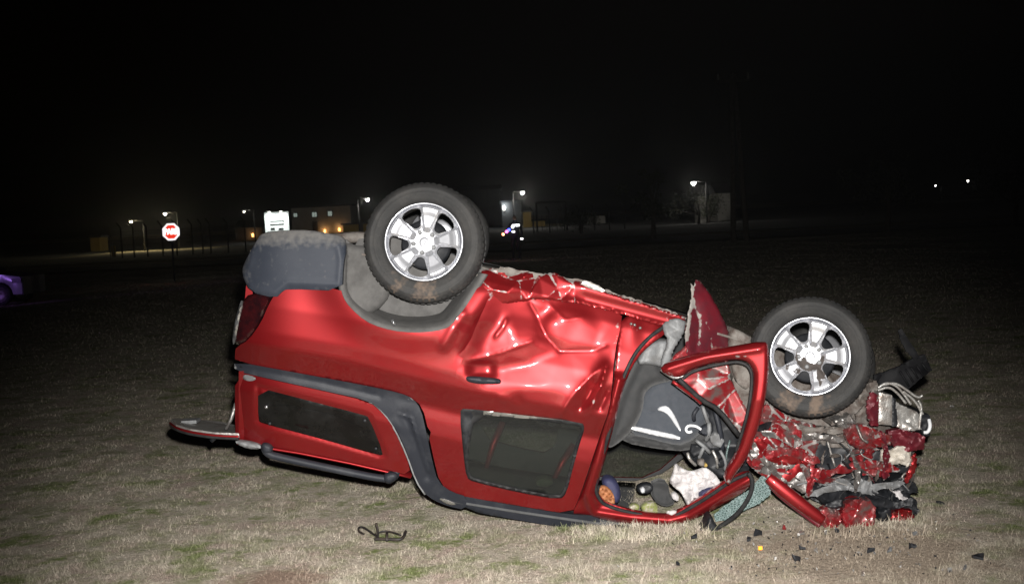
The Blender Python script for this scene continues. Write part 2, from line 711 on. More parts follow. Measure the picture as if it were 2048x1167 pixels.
def build_ground():
    xs = np.concatenate([[-1500, -600, -250, -120, -60, -30, -18], np.linspace(-12, 12, 121), [18, 30, 60, 120, 250, 600, 1500]])
    ys = np.concatenate([[-300, -60, -10, 0], np.linspace(3, 20, 120), np.linspace(21, 60, 40), [75, 90, 120, 200, 400, 800, 2000]])
    gx, gy = np.meshgrid(xs, ys)
    gz = zg(gx, gy)
    V = np.stack([gx.ravel(), gy.ravel(), gz.ravel()], 1)
    nx = len(xs)
    Fc = [(j * nx + i, j * nx + i + 1, (j + 1) * nx + i + 1, (j + 1) * nx + i) for j in range(len(ys) - 1) for i in range(nx - 1)]
    o = mk('ground', V, Fc, GM)
    tag(o, 'dry tan verge lawn with green patches under the overturned pickup', kind='structure')


build_ground()


def build_grass():
    r = np.random.default_rng(3)
    n = 1000000
    Y = 4.9 + 14 * r.random(n) ** 1.9
    hw = Y * 0.46 + 0.35
    X = (r.random(n) * 2 - 1) * hw
    # clumping: drop blades in bare spots
    cl = np.sin(X * 5.1 + 1.3 * np.sin(Y * 3.7)) * np.sin(Y * 6.3 + 1.7 * np.sin(X * 4.3)) + 0.6 * np.sin(X * 13 + Y * 9) * np.sin(Y * 15 - X * 4)
    keep = r.random(n) < np.clip(0.70 + 0.35 * cl, 0.2, 1) * np.clip((16.5 - Y) / 8, 0, 1)
    X, Y, cl = X[keep], Y[keep], cl[keep]
    # tufts standing against the roof edge and the wreckage where the mower or the crash left them
    m_ = 3400
    cxs = r.choice([1170, 1190, 1215, 1250, 1290, 1340, 1400, 1290, 1660, 1720, 1800, 1840, 1390, 1240], m_) + r.normal(0, 16, m_)
    tx = np.array([G(c, 1063 + 14 * math.sin(c * .7)).x for c in cxs]) + r.normal(0, .05, m_)
    tyy = np.array([G(c, 1063 + 14 * math.sin(c * .7)).y for c in cxs]) + r.normal(0, .04, m_)
    n0 = len(X)
    X, Y, cl = np.concatenate([X, tx]), np.concatenate([Y, tyy]), np.concatenate([cl, np.full(m_, .6)])
    n = len(X)
    Z = zg(X, Y)
    h = (0.010 + 0.018 * r.random(n) ** 2) * (1 + 0.6 * np.clip(cl, -0.7, 1.4))
    h[n0:] *= r.uniform(1.0, 2.2, m_)
    tall = r.random(n) < 0.006
    h[tall] *= 2.6
    a = r.random(n) * 2 * np.pi
    w = (0.0008 + 0.0011 * r.random(n)) * (1 + (Y - 5) * 0.10)
    w[n0:] *= 1.7
    lean = 0.6 + 2.4 * r.random(n)
    lean[n0:] *= .5
    dx, dy = np.cos(a), np.sin(a)
    b = a + np.pi / 2 + r.normal(0, 0.4, n)
    sx, sy = np.cos(b) * w, np.sin(b) * w
    far = 150000                              # coarse tufts standing out of the turf farther off
    P = np.zeros((n + far, 3, 3))
    P[:n, 0] = np.stack([X - sx, Y - sy, Z - 0.004], 1)
    P[:n, 1] = np.stack([X + sx, Y + sy, Z - 0.004], 1)
    P[:n, 2] = np.stack([X + dx * h * lean, Y + dy * h * lean, Z + h * (1.06 - 0.26 * lean)], 1)
    fy = 11.5 + 48.5 * r.random(far) ** 1.35
    lo_ = r.random(far) > np.clip((fy - 11.5) / 8, 0, 1)
    fy[lo_] = 20 + 40 * r.random(int(lo_.sum()))
    fx = (r.random(far) * 2 - 1) * (fy * .46 + 1)
    fh = r.uniform(.012, .034, far)
    fw = r.uniform(.6, 1.3, far) * .00016 * fy
    fa = r.normal(0, .7, far)
    P[n:, 0] = np.stack([fx - fw * np.cos(fa), fy - fw * np.sin(fa), zg(fx, fy) - .01], 1)
    P[n:, 1] = np.stack([fx + fw * np.cos(fa), fy + fw * np.sin(fa), zg(fx, fy) - .01], 1)
    P[n:, 2] = np.stack([fx + r.normal(0, .03, far), fy + r.normal(0, .05, far), zg(fx, fy) + fh], 1)
    n = n + far
    me = bpy.data.meshes.new('grass')
    me.vertices.add(n * 3)
    me.vertices.foreach_set('co', P.reshape(-1).astype(np.float32))
    me.loops.add(n * 3)
    me.loops.foreach_set('vertex_index', np.arange(n * 3, dtype=np.int32))
    me.polygons.add(n)
    me.polygons.foreach_set('loop_start', (np.arange(n) * 3).astype(np.int32))
    me.polygons.foreach_set('loop_total', np.full(n, 3, np.int32))
    me.update(calc_edges=True)
    me.materials.append(BM)
    o = bpy.data.objects.new('grass', me)
    COL.objects.link(o)
    tag(o, 'short dry trampled grass covering the verge around the wreck', 'grass', kind='stuff')


build_grass()

ASPH = mat('asphalt', (0.045, 0.046, 0.05), 0.85, col2=(0.06, 0.06, 0.063), scale=3, bump=0.3, bscale=30)
PAVE = mat('pale_pavement', (0.55, 0.47, 0.28), 0.9, col2=(0.45, 0.38, 0.22), scale=1.5)
PAINTW = mat('road_paint', (0.6, 0.6, 0.58), 0.7, col2=(0.45, 0.45, 0.44), scale=2)


def strip(name, pts, z, material, label):
    """flat sheet through ground points given as (x, y)"""
    V = [(x, y, z) for x, y in pts]
    o = mk(name, V, [tuple(range(len(V)))], material, None, False)
    tag(o, label, kind='structure')
    return o


strip('road', [(-400, 60.5), (-60, 61), (40, 62), (400, 64), (400, 74), (-400, 70)], 0.05, ASPH, 'dark asphalt road running across behind the verge')
strip('yard', [(-400, 78), (400, 82), (400, 420), (-400, 420)], 0.03, mat('dark_yard_gravel', (0.035, 0.035, 0.036), 0.95, col2=(0.05, 0.05, 0.048), scale=.6), 'dark yard ground beyond the road')  # dark sheet added to tone down the lamp-lit ground here
strip('pavement', [(-40, 103), (-34.2, 103), (-29.5, 109), (-29, 127), (-40, 127)], 0.045, PAVE, 'pale lamp-lit yard pavement behind the stop sign')
strip('pavement', [(1, 165), (8, 165), (9, 200), (1, 200)], 0.045, PAVE, 'pale yard pavement under the lamp behind the person')

# ------------------------------------------------------------------ background things
POLE = mat('galvanised_pole', (0.028, 0.028, 0.03), 0.8, 0.0, col2=(0.02, 0.02, 0.02), scale=4)
WOOD = mat('weathered_pole_wood', (0.11, 0.095, 0.08), 0.9, col2=(0.07, 0.06, 0.05), scale=6)
PLAST = mat('pale_plaster', (0.42, 0.41, 0.38), 0.9, col2=(0.34, 0.33, 0.30), scale=0.7)
OCHRE = mat('ochre_plaster', (0.40, 0.28, 0.07), 0.9, col2=(0.33, 0.22, 0.06), scale=0.7)
DARKW = mat('dark_wall', (0.09, 0.09, 0.09), 0.9, col2=(0.06, 0.06, 0.06), scale=0.8)
ROOFM = mat('dark_sheet_roof', (0.07, 0.07, 0.075), 0.7, 0.2, col2=(0.05, 0.05, 0.05), scale=1)
LWHITE = mat('lamp_lens_white', (0.9, 0.9, 0.9), 0.4, emit=(1, 0.97, 0.9), strength=16)
LWARM = mat('lamp_lens_warm', (0.9, 0.85, 0.7), 0.4, emit=(1, 0.86, 0.6), strength=14)
LDIM = mat('lamp_lens_dim', (0.9, 0.85, 0.7), 0.4, emit=(1, 0.95, 0.85), strength=2.2)
LORANGE = mat('lamp_lens_orange', (0.9, 0.6, 0.3), 0.4, emit=(1, 0.42, 0.12), strength=5)
LWIN = mat('lit_window_pane', (0.5, 0.55, 0.5), 0.3, emit=(0.62, 0.75, 0.68), strength=0.32)
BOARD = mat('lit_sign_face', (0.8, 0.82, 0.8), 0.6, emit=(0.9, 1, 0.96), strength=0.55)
INK = mat('sign_ink', (0.01, 0.01, 0.012), 0.7, col2=(0.015, 0.015, 0.015))


def add_spot(name, loc, target, energy, col, size=110, blend=0.8, soft=0.12):
    l = bpy.data.lights.new(name, 'SPOT')
    l.energy = energy
    l.color = col
    l.spot_size = math.radians(size)
    l.spot_blend = blend
    l.shadow_soft_size = soft
    o = bpy.data.objects.new(name, l)
    COL.objects.link(o)
    o.location = loc
    o.rotation_euler = (Vector(target) - Vector(loc)).to_track_quat('-Z', 'Y').to_euler()
    return o


def street_lamp(px, py, Y, label, lens, energy, col, arm=1.2, side=1, r=0.17, group='street lamps lit behind the road', size=110):
    """pole, arm, head and lens; the head stands where the photo shows the light"""
    p = W(px, py, 0, Y)
    foot = Vector((p.x + side * arm, p.y, 0))
    e = empty('street_lamp', foot)
    tag(e, label, 'street lamp', group)
    tube('pole', [foot, foot + Vector((0, 0, p.z * 0.6)), Vector((foot.x, foot.y, p.z + 0.1))], [0.09, 0.07, 0.05], POLE, e)
    tube('arm', [Vector((foot.x, foot.y, p.z + 0.05)), Vector((p.x + side * 0.25, p.y, p.z + 0.17))], 0.035, POLE, e, 6)
    # cobra head
    V, Fc = boxv((p.x, p.y, p.z + 0.15), (0.46, 0.26, 0.11))
    hd = mk('lamp_head', V, Fc, POLE, e, False)
    bv = hd.modifiers.new('b', 'BEVEL'); bv.width = 0.05; bv.segments = 2
    V, Fc = [], []
    for j in range(5):
        for k in range(10):
            an = k / 10 * 2 * math.pi
            ph = j / 4 * math.pi / 2
            V.append((p.x + r * 1.05 * math.cos(ph) * math.cos(an), p.y + r * math.cos(ph) * math.sin(an), p.z + 0.09 - r * 1.2 * math.sin(ph)))
    for j in range(4):
        for k in range(10):
            Fc.append((j * 10 + k, j * 10 + (k + 1) % 10, (j + 1) * 10 + (k + 1) % 10, (j + 1) * 10 + k))
    mk('lens', V, Fc, lens, e)
    if energy:
        l = bpy.data.lights.new('lamp_glow', 'POINT')
        l.energy = energy * 0.17; l.color = col; l.shadow_soft_size = 0.15
        lo = bpy.data.objects.new('lamp_glow', l)
        COL.objects.link(lo)
        lo.location = (p.x, p.y - 0.1, p.z - 0.35)
    return e


street_lamp(262, 444, 122, 'dimmer yellowish street lamp left of the stop sign, above the lit pavement', LWARM, 1300, (1, 0.84, 0.5), r=0.13)
street_lamp(330, 428, 122, 'bright street lamp directly above the red stop sign', LWHITE, 1900, (1, 0.86, 0.55), r=0.16)
street_lamp(488, 423, 150, 'faint street lamp left of the white lit sign board', LDIM, 500, (1, 0.93, 0.8), r=0.16)
street_lamp(735, 399, 150, 'white street lamp just left of the upturned rear wheel', LWHITE, 2600, (1, 0.95, 0.85), side=-1, r=0.22)
street_lamp(1045, 385, 150, 'brightest white street lamp above the standing person', LWHITE, 4200, (1, 0.95, 0.85), side=-1, r=0.24)
street_lamp(1387, 366, 120, 'bright lamp among bushes by the small house on the right', LWHITE, 1500, (1, 0.95, 0.85), side=1, r=0.24)
street_lamp(1871, 371.5, 260, 'smaller of the two tiny lone lamps far right', LWHITE, 0, (1, 1, 1), r=0.15)
street_lamp(1935, 361.5, 260, 'larger of the two tiny lone lamps far right', LWHITE, 0, (1, 1, 1), r=0.24)

# stop sign (emission imitates the flash returned by its retro-reflective sheeting)
SRED = mat('retro_glow_red', (0.7, 0.03, 0.02), 0.5, emit=(1.0, 0.05, 0.02), strength=0.85)
SWHT = mat('retro_glow_white', (0.85, 0.85, 0.85), 0.5, emit=(1, 0.95, 0.95), strength=1.3)
PAREM = mat('retro_glow_letter', (0.85, 0.85, 0.85), 0.5, emit=(1, 0.95, 0.95), strength=3.0)


def stop_sign():
    c = W(342, 463.5, 0, 44)
    k = 44.0 / F
    e = empty('stop_sign', (c.x, c.y, 0))
    tag(e, 'red octagonal stop sign with white border and lettering on a post', 'stop sign')

    def octo(R, y, th):
        V = []
        for yy in (y, y + th):
            for i in range(8):
                a = math.radians(22.5 + 45 * i)
                V.append((c.x + R * math.cos(a), yy, c.z + R * math.sin(a)))
        Fc = [tuple(range(8)), tuple(range(15, 7, -1))] + [(i, 8 + i, 8 + (i + 1) % 8, (i + 1) % 8) for i in range(8)]
        return V, Fc
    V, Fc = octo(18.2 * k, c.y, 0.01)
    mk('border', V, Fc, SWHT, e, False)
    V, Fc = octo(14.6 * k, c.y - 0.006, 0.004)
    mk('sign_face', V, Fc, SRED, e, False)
    cu = bpy.data.curves.new('t', 'FONT')
    cu.body = 'PARE'
    cu.align_x = 'CENTER'; cu.align_y = 'CENTER'
    cu.size = 17 * k
    cu.offset = 0.008
    cu.extrude = 0.002
    to = bpy.data.objects.new('t', cu)
    COL.objects.link(to)
    bpy.context.view_layer.update()
    me = bpy.data.meshes.new_from_object(to.evaluated_get(bpy.context.evaluated_depsgraph_get()))
    bpy.data.objects.remove(to)
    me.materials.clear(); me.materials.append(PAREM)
    lo = bpy.data.objects.new('lettering', me)
    COL.objects.link(lo)
    lo.parent = e
    lo.location = (0, -0.012, c.z)
    lo.rotation_euler = (math.pi / 2, 0, 0)
    lo.scale = (0.68, 0.95, 1)
    tube('post', [(c.x, c.y + 0.05, -0.1), (c.x, c.y + 0.05, c.z + 0.25)], 0.035, POLE, e, 8)


stop_sign()


def sign_board():
    a = W(554, 446, 0, 140)
    k = 140 / F
    e = empty('sign_board', (a.x, a.y, 0))
    tag(e, 'tall white floodlit sign board with black outlined panel', 'sign board')
    w, top, bot = 47 * k, a.z + 22 * k, max(0.2, a.z - 40 * k)
    V, Fc = boxv((a.x, a.y, (top + bot) / 2), (w, 0.3, top - bot))
    mk('panel', V, Fc, BOARD, e, False)
    for (x0, y0, x1, y1) in ((540, 441.5, 568, 442.6), (540, 448, 568, 449.4), (539.6, 441.5, 540.8, 449.4), (567, 441.5, 568.2, 449.4), (541, 455.5, 550, 460), (557, 456, 567, 460)):
        p, q = W(x0, y0, -0.18, 140), W(x1, y1, -0.18, 140)
        V, Fc = boxv(((p.x + q.x) / 2, p.y, (p.z + q.z) / 2), (abs(q.x - p.x), 0.02, abs(p.z - q.z)))
        mk('marking', V, Fc, INK, e, False)
    for s in (-1, 1):
        tube('leg', [(a.x + s * w * .35, a.y, 0), (a.x + s * w * .35, a.y, bot + .1)], 0.1, POLE, e)
        lx = a.x + s * w * 0.25
        V, Fc = boxv((lx, a.y - 0.9, top + 0.12), (0.35, 0.15, 0.1))
        f = mk('floodlight', V, Fc, POLE, e, False)
        tube('bracket', [(lx, a.y, top + 0.1), (lx, a.y - 0.9, top + 0.16)], 0.03, POLE, e, 6)
        V, Fc = boxv((lx, a.y - 0.9, top + 0.055), (0.26, 0.1, 0.02))
        mk('lens', V, Fc, LWHITE, e, False)
        add_spot('floodlight_light', (lx, a.y - 0.9, top + 0.0), (lx, a.y, bot + 1.5), 260, (0.93, 1, 0.97), 120, 0.6, 0.1)


sign_board()


def building(name, x0, x1, ytop, Y, depth, wallm, label, windows=(), roof_over=0.3, cat='building', lamps=(), flat=True, doors=()):
    a, b = W(x0, ytop, 0, Y), W(x1, ytop, 0, Y)
    h = (a.z + b.z) / 2
    cx = (a.x + b.x) / 2
    w = b.x - a.x
    e = empty(name, (cx, Y, 0))
    tag(e, label, cat)
    V, Fc = boxv((cx, Y + depth / 2, h / 2), (w, depth, h))
    mk('wall', V, Fc, wallm, e, False)
    if flat:
        V, Fc = boxv((cx, Y + depth / 2, h + 0.12), (w + roof_over * 2, depth + roof_over * 2, 0.24))
        mk('roof', V, Fc, ROOFM, e, False)
    else:
        x_0, x_1, y_0, y_1 = a.x - roof_over, b.x + roof_over, Y - roof_over, Y + depth + roof_over
        V = [(x_0, y_0, h + .003), (x_1, y_0, h + .003), (x_1, y_1, h + .003), (x_0, y_1, h + .003), (x_0, (y_0 + y_1) / 2, h + 1.2), (x_1, (y_0 + y_1) / 2, h + 1.2)]
        Fc = [(0, 1, 5, 4), (2, 3, 4, 5), (0, 4, 3), (1, 2, 5), (0, 3, 2, 1)]
        mk('roof', V, Fc, ROOFM, e, False)
    for (wx, wy, ww, wh) in windows:
        p = W(wx, wy, 0, Y)
        k = Y / F
        V, Fc = boxv((p.x, Y - 0.03, p.z), (ww * k + 0.25, 0.1, wh * k + 0.25))
        f = mk('window', V, Fc, DARKW, e, False)
        for s in (-1, 1):
            V, Fc = boxv((p.x + s * ww * k * 0.26, Y - 0.1, p.z), (ww * k * 0.45, 0.03, wh * k))
            mk('pane', V, Fc, LWIN, f, False)
    for (wx, wy, ww, wh) in doors:
        p = W(wx, wy, 0, Y)
        k = Y / F
        V, Fc = boxv((p.x, Y - 0.05, wh * k / 2), (ww * k, 0.12, wh * k))
        mk('door', V, Fc, DARKW, e, False)
    for (lx, ly, en, lm, col) in lamps:
        p = W(lx, ly, 0, Y)
        V, Fc = boxv((p.x, Y - 0.16, p.z), (0.22, 0.28, 0.5))
        f = mk('wall_lamp', V, Fc, lm, e, False)
        l = bpy.data.lights.new('wall_lamp_light', 'POINT')
        l.energy = en * 0.3; l.color = col; l.shadow_soft_size = 0.15
        o = bpy.data.objects.new('wall_lamp_light', l)
        COL.objects.link(o)
        o.location = (p.x, Y - 0.6, p.z + 0.2)
    return e


OR = (1, 0.5, 0.18)
building('apartment_building', 582, 700, 414, 190, 14, PLAST, 'pale two storey building with three small lit upper windows',
         [(591, 430, 7, 7), (629, 429, 9, 9), (660, 427, 8, 9)], lamps=[(650, 462, 60, LORANGE, OR), (679, 459, 60, LORANGE, OR)], doors=[(631, 460, 10, 30)])
building('annex_building', 686, 760, 448, 175, 8, OCHRE, 'low ochre building beside the two storey block', doors=[(722, 455, 9, 26)])
building('low_shed', 470, 524, 455, 185, 8, DARKW, 'low dark shed left of the white sign board', lamps=[(506, 470, 70, LORANGE, OR)], flat=False)
building('warehouse', 1003, 1042, 404, 175, 18, DARKW, 'dark tall warehouse with a white wall lamp behind the person', lamps=[(1008, 416, 420, LWHITE, (0.85, 0.95, 1))])
building('long_shed', 916, 1000, 380, 240, 25, DARKW, 'wide dark shed behind the upturned rear wheel', flat=False)
building('yard_building', 1046, 1062, 424, 165, 6, OCHRE, 'small ochre lit yard wall under the brightest street lamp')
building('small_house', 1436, 1460, 386, 130, 6, PLAST, 'small pale house partly lit on the right', flat=False, windows=[])
building('garden_shed', 1394, 1413, 392, 126, 2, PLAST, 'tiny pale shed lit by the lamp between the shrubs', flat=False)
building('gate_hut', 180, 198, 475, 140, 3, OCHRE, 'small yellowish hut at the far left beyond the road')


def fence(pts, Y, label, h=2.3):
    e = empty('wire_fence', (0, Y, 0))
    tag(e, label, 'fence')
    xs = [W(p, 470, 0, Y).x for p in pts]
    for x in xs:
        tube('post', [(x, Y, -0.1), (x, Y, h), (x - 0.28, Y, h + 0.4)], 0.06, DARKW, e, 6)
    for z in (0.5, 1.0, 1.5, 2.0):
        tube('wire', [(xs[0], Y, z), (xs[-1], Y, z)], 0.008, POLE, e, 4)


fence([242, 266, 293, 324, 352, 384, 404, 420, 455, 490], 92, 'post and wire fence in front of the lit pavement on the left')
fence([1068, 1100, 1130, 1160, 1190, 1220, 1250], 110, 'dark yard fence right of the standing person', 2.0)

e = empty('metal_gate', W(1102, 440, 0, 118))
e.location.z = 0
BASE[e.name] = Vector(e.location)
tag(e, 'dark rectangular gate frame in the lit yard behind the road', 'gate')
ga, gb = W(1072, 405, 0, 118), W(1132, 405, 0, 118)
tube('gate_post', [(ga.x, 118, 0), (ga.x, 118, ga.z)], 0.09, DARKW, e, 6)
tube('gate_post', [(gb.x, 118, 0), (gb.x, 118, ga.z)], 0.09, DARKW, e, 6)
tube('top_rail', [(ga.x, 118, ga.z), (gb.x, 118, ga.z)], 0.09, DARKW, e, 6)
for i in range(1, 6):
    x = ga.x + (gb.x - ga.x) * i / 6
    tube('bar', [(x, 118, 0.1), (x, 118, 1.6)], 0.03, DARKW, e, 5)

p = W(222, 505, 0, 98)
e = empty('barrier_mast', (p.x, p.y, 0))
tag(e, 'thin pale twin mast at the left end of the lit pavement', 'mast')
q = W(218, 456, 0, 98)
tube('mast', [(p.x - 0.05, 98, 0), (q.x, 98, q.z)], 0.05, PLAST, e, 6)
tube('mast', [(p.x + 0.22, 98, 0), (q.x + 0.06, 98, q.z)], 0.04, PLAST, e, 6)
p = W(227, 497, 0, 99)
e = tag(box('bollard', (p.x, 99, 0.45), (0.3, 0.3, 0.9), OCHRE, None, 0.05), 'short ochre gate pillar beside the pale twin mast', 'pillar')

for (xa, xb, ya, Yw, lab) in ((1046, 1090, 443.5, 168, 'low ochre wall under the brightest street lamp'), (1174, 1210, 433, 168, 'low pale wall far off right of the yard fence')):
    a_, b_ = W(xa, ya, 0, Yw), W(xb, ya, 0, Yw)
    ob = box('low_wall', ((a_.x + b_.x) / 2, Yw, max(a_.z, .5) / 2), (b_.x - a_.x, .3, max(a_.z, .5)), OCHRE if xa < 1100 else PLAST)
    tag(ob, lab, 'wall')

# utility poles
for (xa, ya, xb, lab) in ((1466, 148, 1492, 'tall twin legged utility pole on the right against the dark sky'),):
    Yp = 57
    t = W(xa, ya, 0, Yp)
    e = empty('utility_pole', (t.x, Yp, 0))
    tag(e, lab, 'utility pole')
    tube('leg', [(t.x - 0.28, Yp, -0.2), (t.x - 0.06, Yp, t.z)], [0.14, 0.09], WOOD, e)
    tube('leg', [(t.x + 0.42, Yp + 0.3, -0.2), (t.x + 0.06, Yp, t.z)], [0.14, 0.09], WOOD, e)
    tube('crossarm', [(t.x - 0.8, Yp, t.z - 0.3), (t.x + 0.8, Yp, t.z - 0.3)], 0.06, WOOD, e, 6)
    for s in (-0.7, 0, 0.7):
        tube('insulator', [(t.x + s, Yp, t.z - 0.25), (t.x + s, Yp, t.z + 0.02)], [0.05, 0.03], PLAST, e, 6)

LEAF = mat('night_foliage', (0.05, 0.065, 0.035), 0.8, col2=(0.08, 0.085, 0.05), scale=2)


def tree(px, ptop, Y, width, label, seed, n=1100, name='tree'):
    r = np.random.default_rng(seed)
    t = W(px, ptop, 0, Y)
    H = t.z
    e = empty(name, (t.x, Y, 0))
    tag(e, label, 'tree' if name == 'tree' else 'shrub', 'dim trees and shrubs beyond the road')
    tube('trunk', [(t.x, Y, -0.1), (t.x + .1, Y, H * .35), (t.x - .05, Y, H * .7)], [0.16, 0.12, 0.05], WOOD, e, 7)
    cl = [(r.normal(0, width * .28), r.normal(0, width * .28), H * r.uniform(.35, .95), width * r.uniform(.14, .26)) for _ in range(14)]
    for i, (cx, cy, cz, cr) in enumerate(cl[:5]):
        tube('limb', [(t.x, Y, H * .3), (t.x + cx * .5, Y + cy * .5, (H * .3 + cz) / 2 + .1), (t.x + cx, Y + cy, cz)], [0.06, 0.04, 0.02], WOOD, e, 5)
    V, Fc = [], []
    for i in range(n):
        cx, cy, cz, cr = cl[r.integers(len(cl))]
        d = r.normal(0, 1, 3)
        d = d / np.linalg.norm(d) * cr * r.random() ** .4
        c = np.array([t.x + cx + d[0], Y + cy + d[1], cz + d[2]])
        a = r.normal(0, 1, 3); a /= np.linalg.norm(a)
        b = np.cross(a, r.normal(0, 1, 3)); b /= np.linalg.norm(b)
        s = r.uniform(.05, .12)
        k = len(V)
        V += [c - a * s, c + b * s * .5, c + a * s, c - b * s * .5]
        Fc.append((k, k + 1, k + 2, k + 3))
    mk('crown', V, Fc, LEAF, e, False)


tree(1300, 330, 70, 2.4, 'dim slender tree left of the twin legged utility pole', 1)
tree(1770, 318, 60, 3.2, 'dim upright tree right of the twin legged utility pole', 2)
tree(2025, 296, 60, 3.5, 'dim tree at the right edge of the picture', 3)
tree(1395, 385, 118, 4.5, 'bushy shrub half lit by the lamp near the small house', 4, 1400, 'shrub')
tree(1160, 420, 100, 3.5, 'dark shrub beside the yard fence right of the person', 5, 1200, 'shrub')
tree(1415, 392, 124, 3.0, 'small shrub between the lamp and the small house', 6, 900, 'shrub')


def parked_car():
    """pale car at the left edge, nose to the right"""
    Y = 33.5
    nose = W(42, 560, 0, Y).x
    gx = nose - 2.0
    e = empty('parked_car', (gx, Y, 0))
    tag(e, 'pale car cut off by the left edge, tinted violet by emergency lights', 'car')
    PC = mat('pale_car_paint', (0.5, 0.5, 0.54), 0.3, 0.2, 1.0, col2=(0.46, 0.46, 0.5), scale=2)
    prof = [(0.0, 0.30), (0.02, 0.62), (-0.05, 0.78), (-0.55, 0.86), (-1.0, 0.92), (-1.6, 1.38), (-1.9, 1.45), (-2.9, 1.45), (-3.5, 1.0), (-4.0, 0.92), (-4.1, 0.5), (-4.05, 0.3)]
    arch = lambda cx: [(cx - .36 * math.cos(a), 0.30 + .36 * math.sin(a)) for a in np.linspace(0, math.pi, 9)]
    low = [(x, z) for x, z in arch(-3.35)] + [(x, z) for x, z in arch(-0.62)]
    pts = np.array(prof + low)
    v, t, ed = fill2d(pts, (), 0.12, 0)
    b = np.clip(1 - ed / 0.2, 0, 1)
    tum = np.clip((v[:, 1] - 0.9) / 0.55, 0, 1) * 0.22
    y0 = Y + 0.04 * b * b + tum
    y1 = Y + 1.68 - 0.04 * b * b - tum
    P = np.stack([nose + v[:, 0], y0, v[:, 1]], 1)
    Q = np.stack([nose + v[:, 0], y1, v[:, 1]], 1)
    V, Fc = sheet(P, Q, t[:, ::-1])
    o = mk('body', V, Fc, PC, e)
    sharp_edges(o.data, 50)
    for win in ([(-1.15, 0.95), (-1.62, 1.32), (-2.2, 1.36), (-2.2, 0.97)], [(-2.28, 0.97), (-2.28, 1.36), (-2.85, 1.36), (-3.3, 1.0)]):
        Vw = []
        for x, z in win:
            yy = Y + np.clip((z - 0.9) / 0.55, 0, 1) * 0.22 - 0.006
            Vw.append((nose + x, yy, z))
        Vw += [(a, b_ + 0.004, c) for a, b_, c in Vw]
        mk('window', Vw, [(0, 1, 2, 3), (7, 6, 5, 4)], GLOSS, e, False)
    for cx in (-0.62, -3.35):
        for yy in (Y + 0.02, Y + 1.48):
            we = empty('wheel', (nose + cx, yy + 0.1, 0.31), e)
            lathe('tyre', [(0.2, -.1), (.27, -.11), (.305, -.08), (.31, 0), (.305, .08), (.27, .11), (.2, .1)], 28, RUB, we)
            lathe('rim', [(0.001, -.06), (.08, -.08), (.19, -.07), (.2, -.1), (.2, .05)], 20, STEEL, we)
    V, Fc = boxv((nose - 0.12, Y + 0.12, 0.68), (0.26, 0.3, 0.12))
    mk('headlight', V, Fc, GLOSS, e, False)
    V, Fc = boxv((nose + 0.012, Y + 0.84, 0.53), (0.03, 1.62, 0.5))
    mk('grille', V, Fc, BLK, e, False)  # black sheet over the nose, added to keep its front face dark
    # unseen violet spot standing in for an emergency vehicle's beacon; no vehicle is built
    add_spot('emergency_beacon_light', (nose - 3.0, Y - 6.0, 1.5), (nose - 0.9, Y, 0.8), 210, (0.46, 0.22, 1.0), 24, 0.6, 0.1)


parked_car()


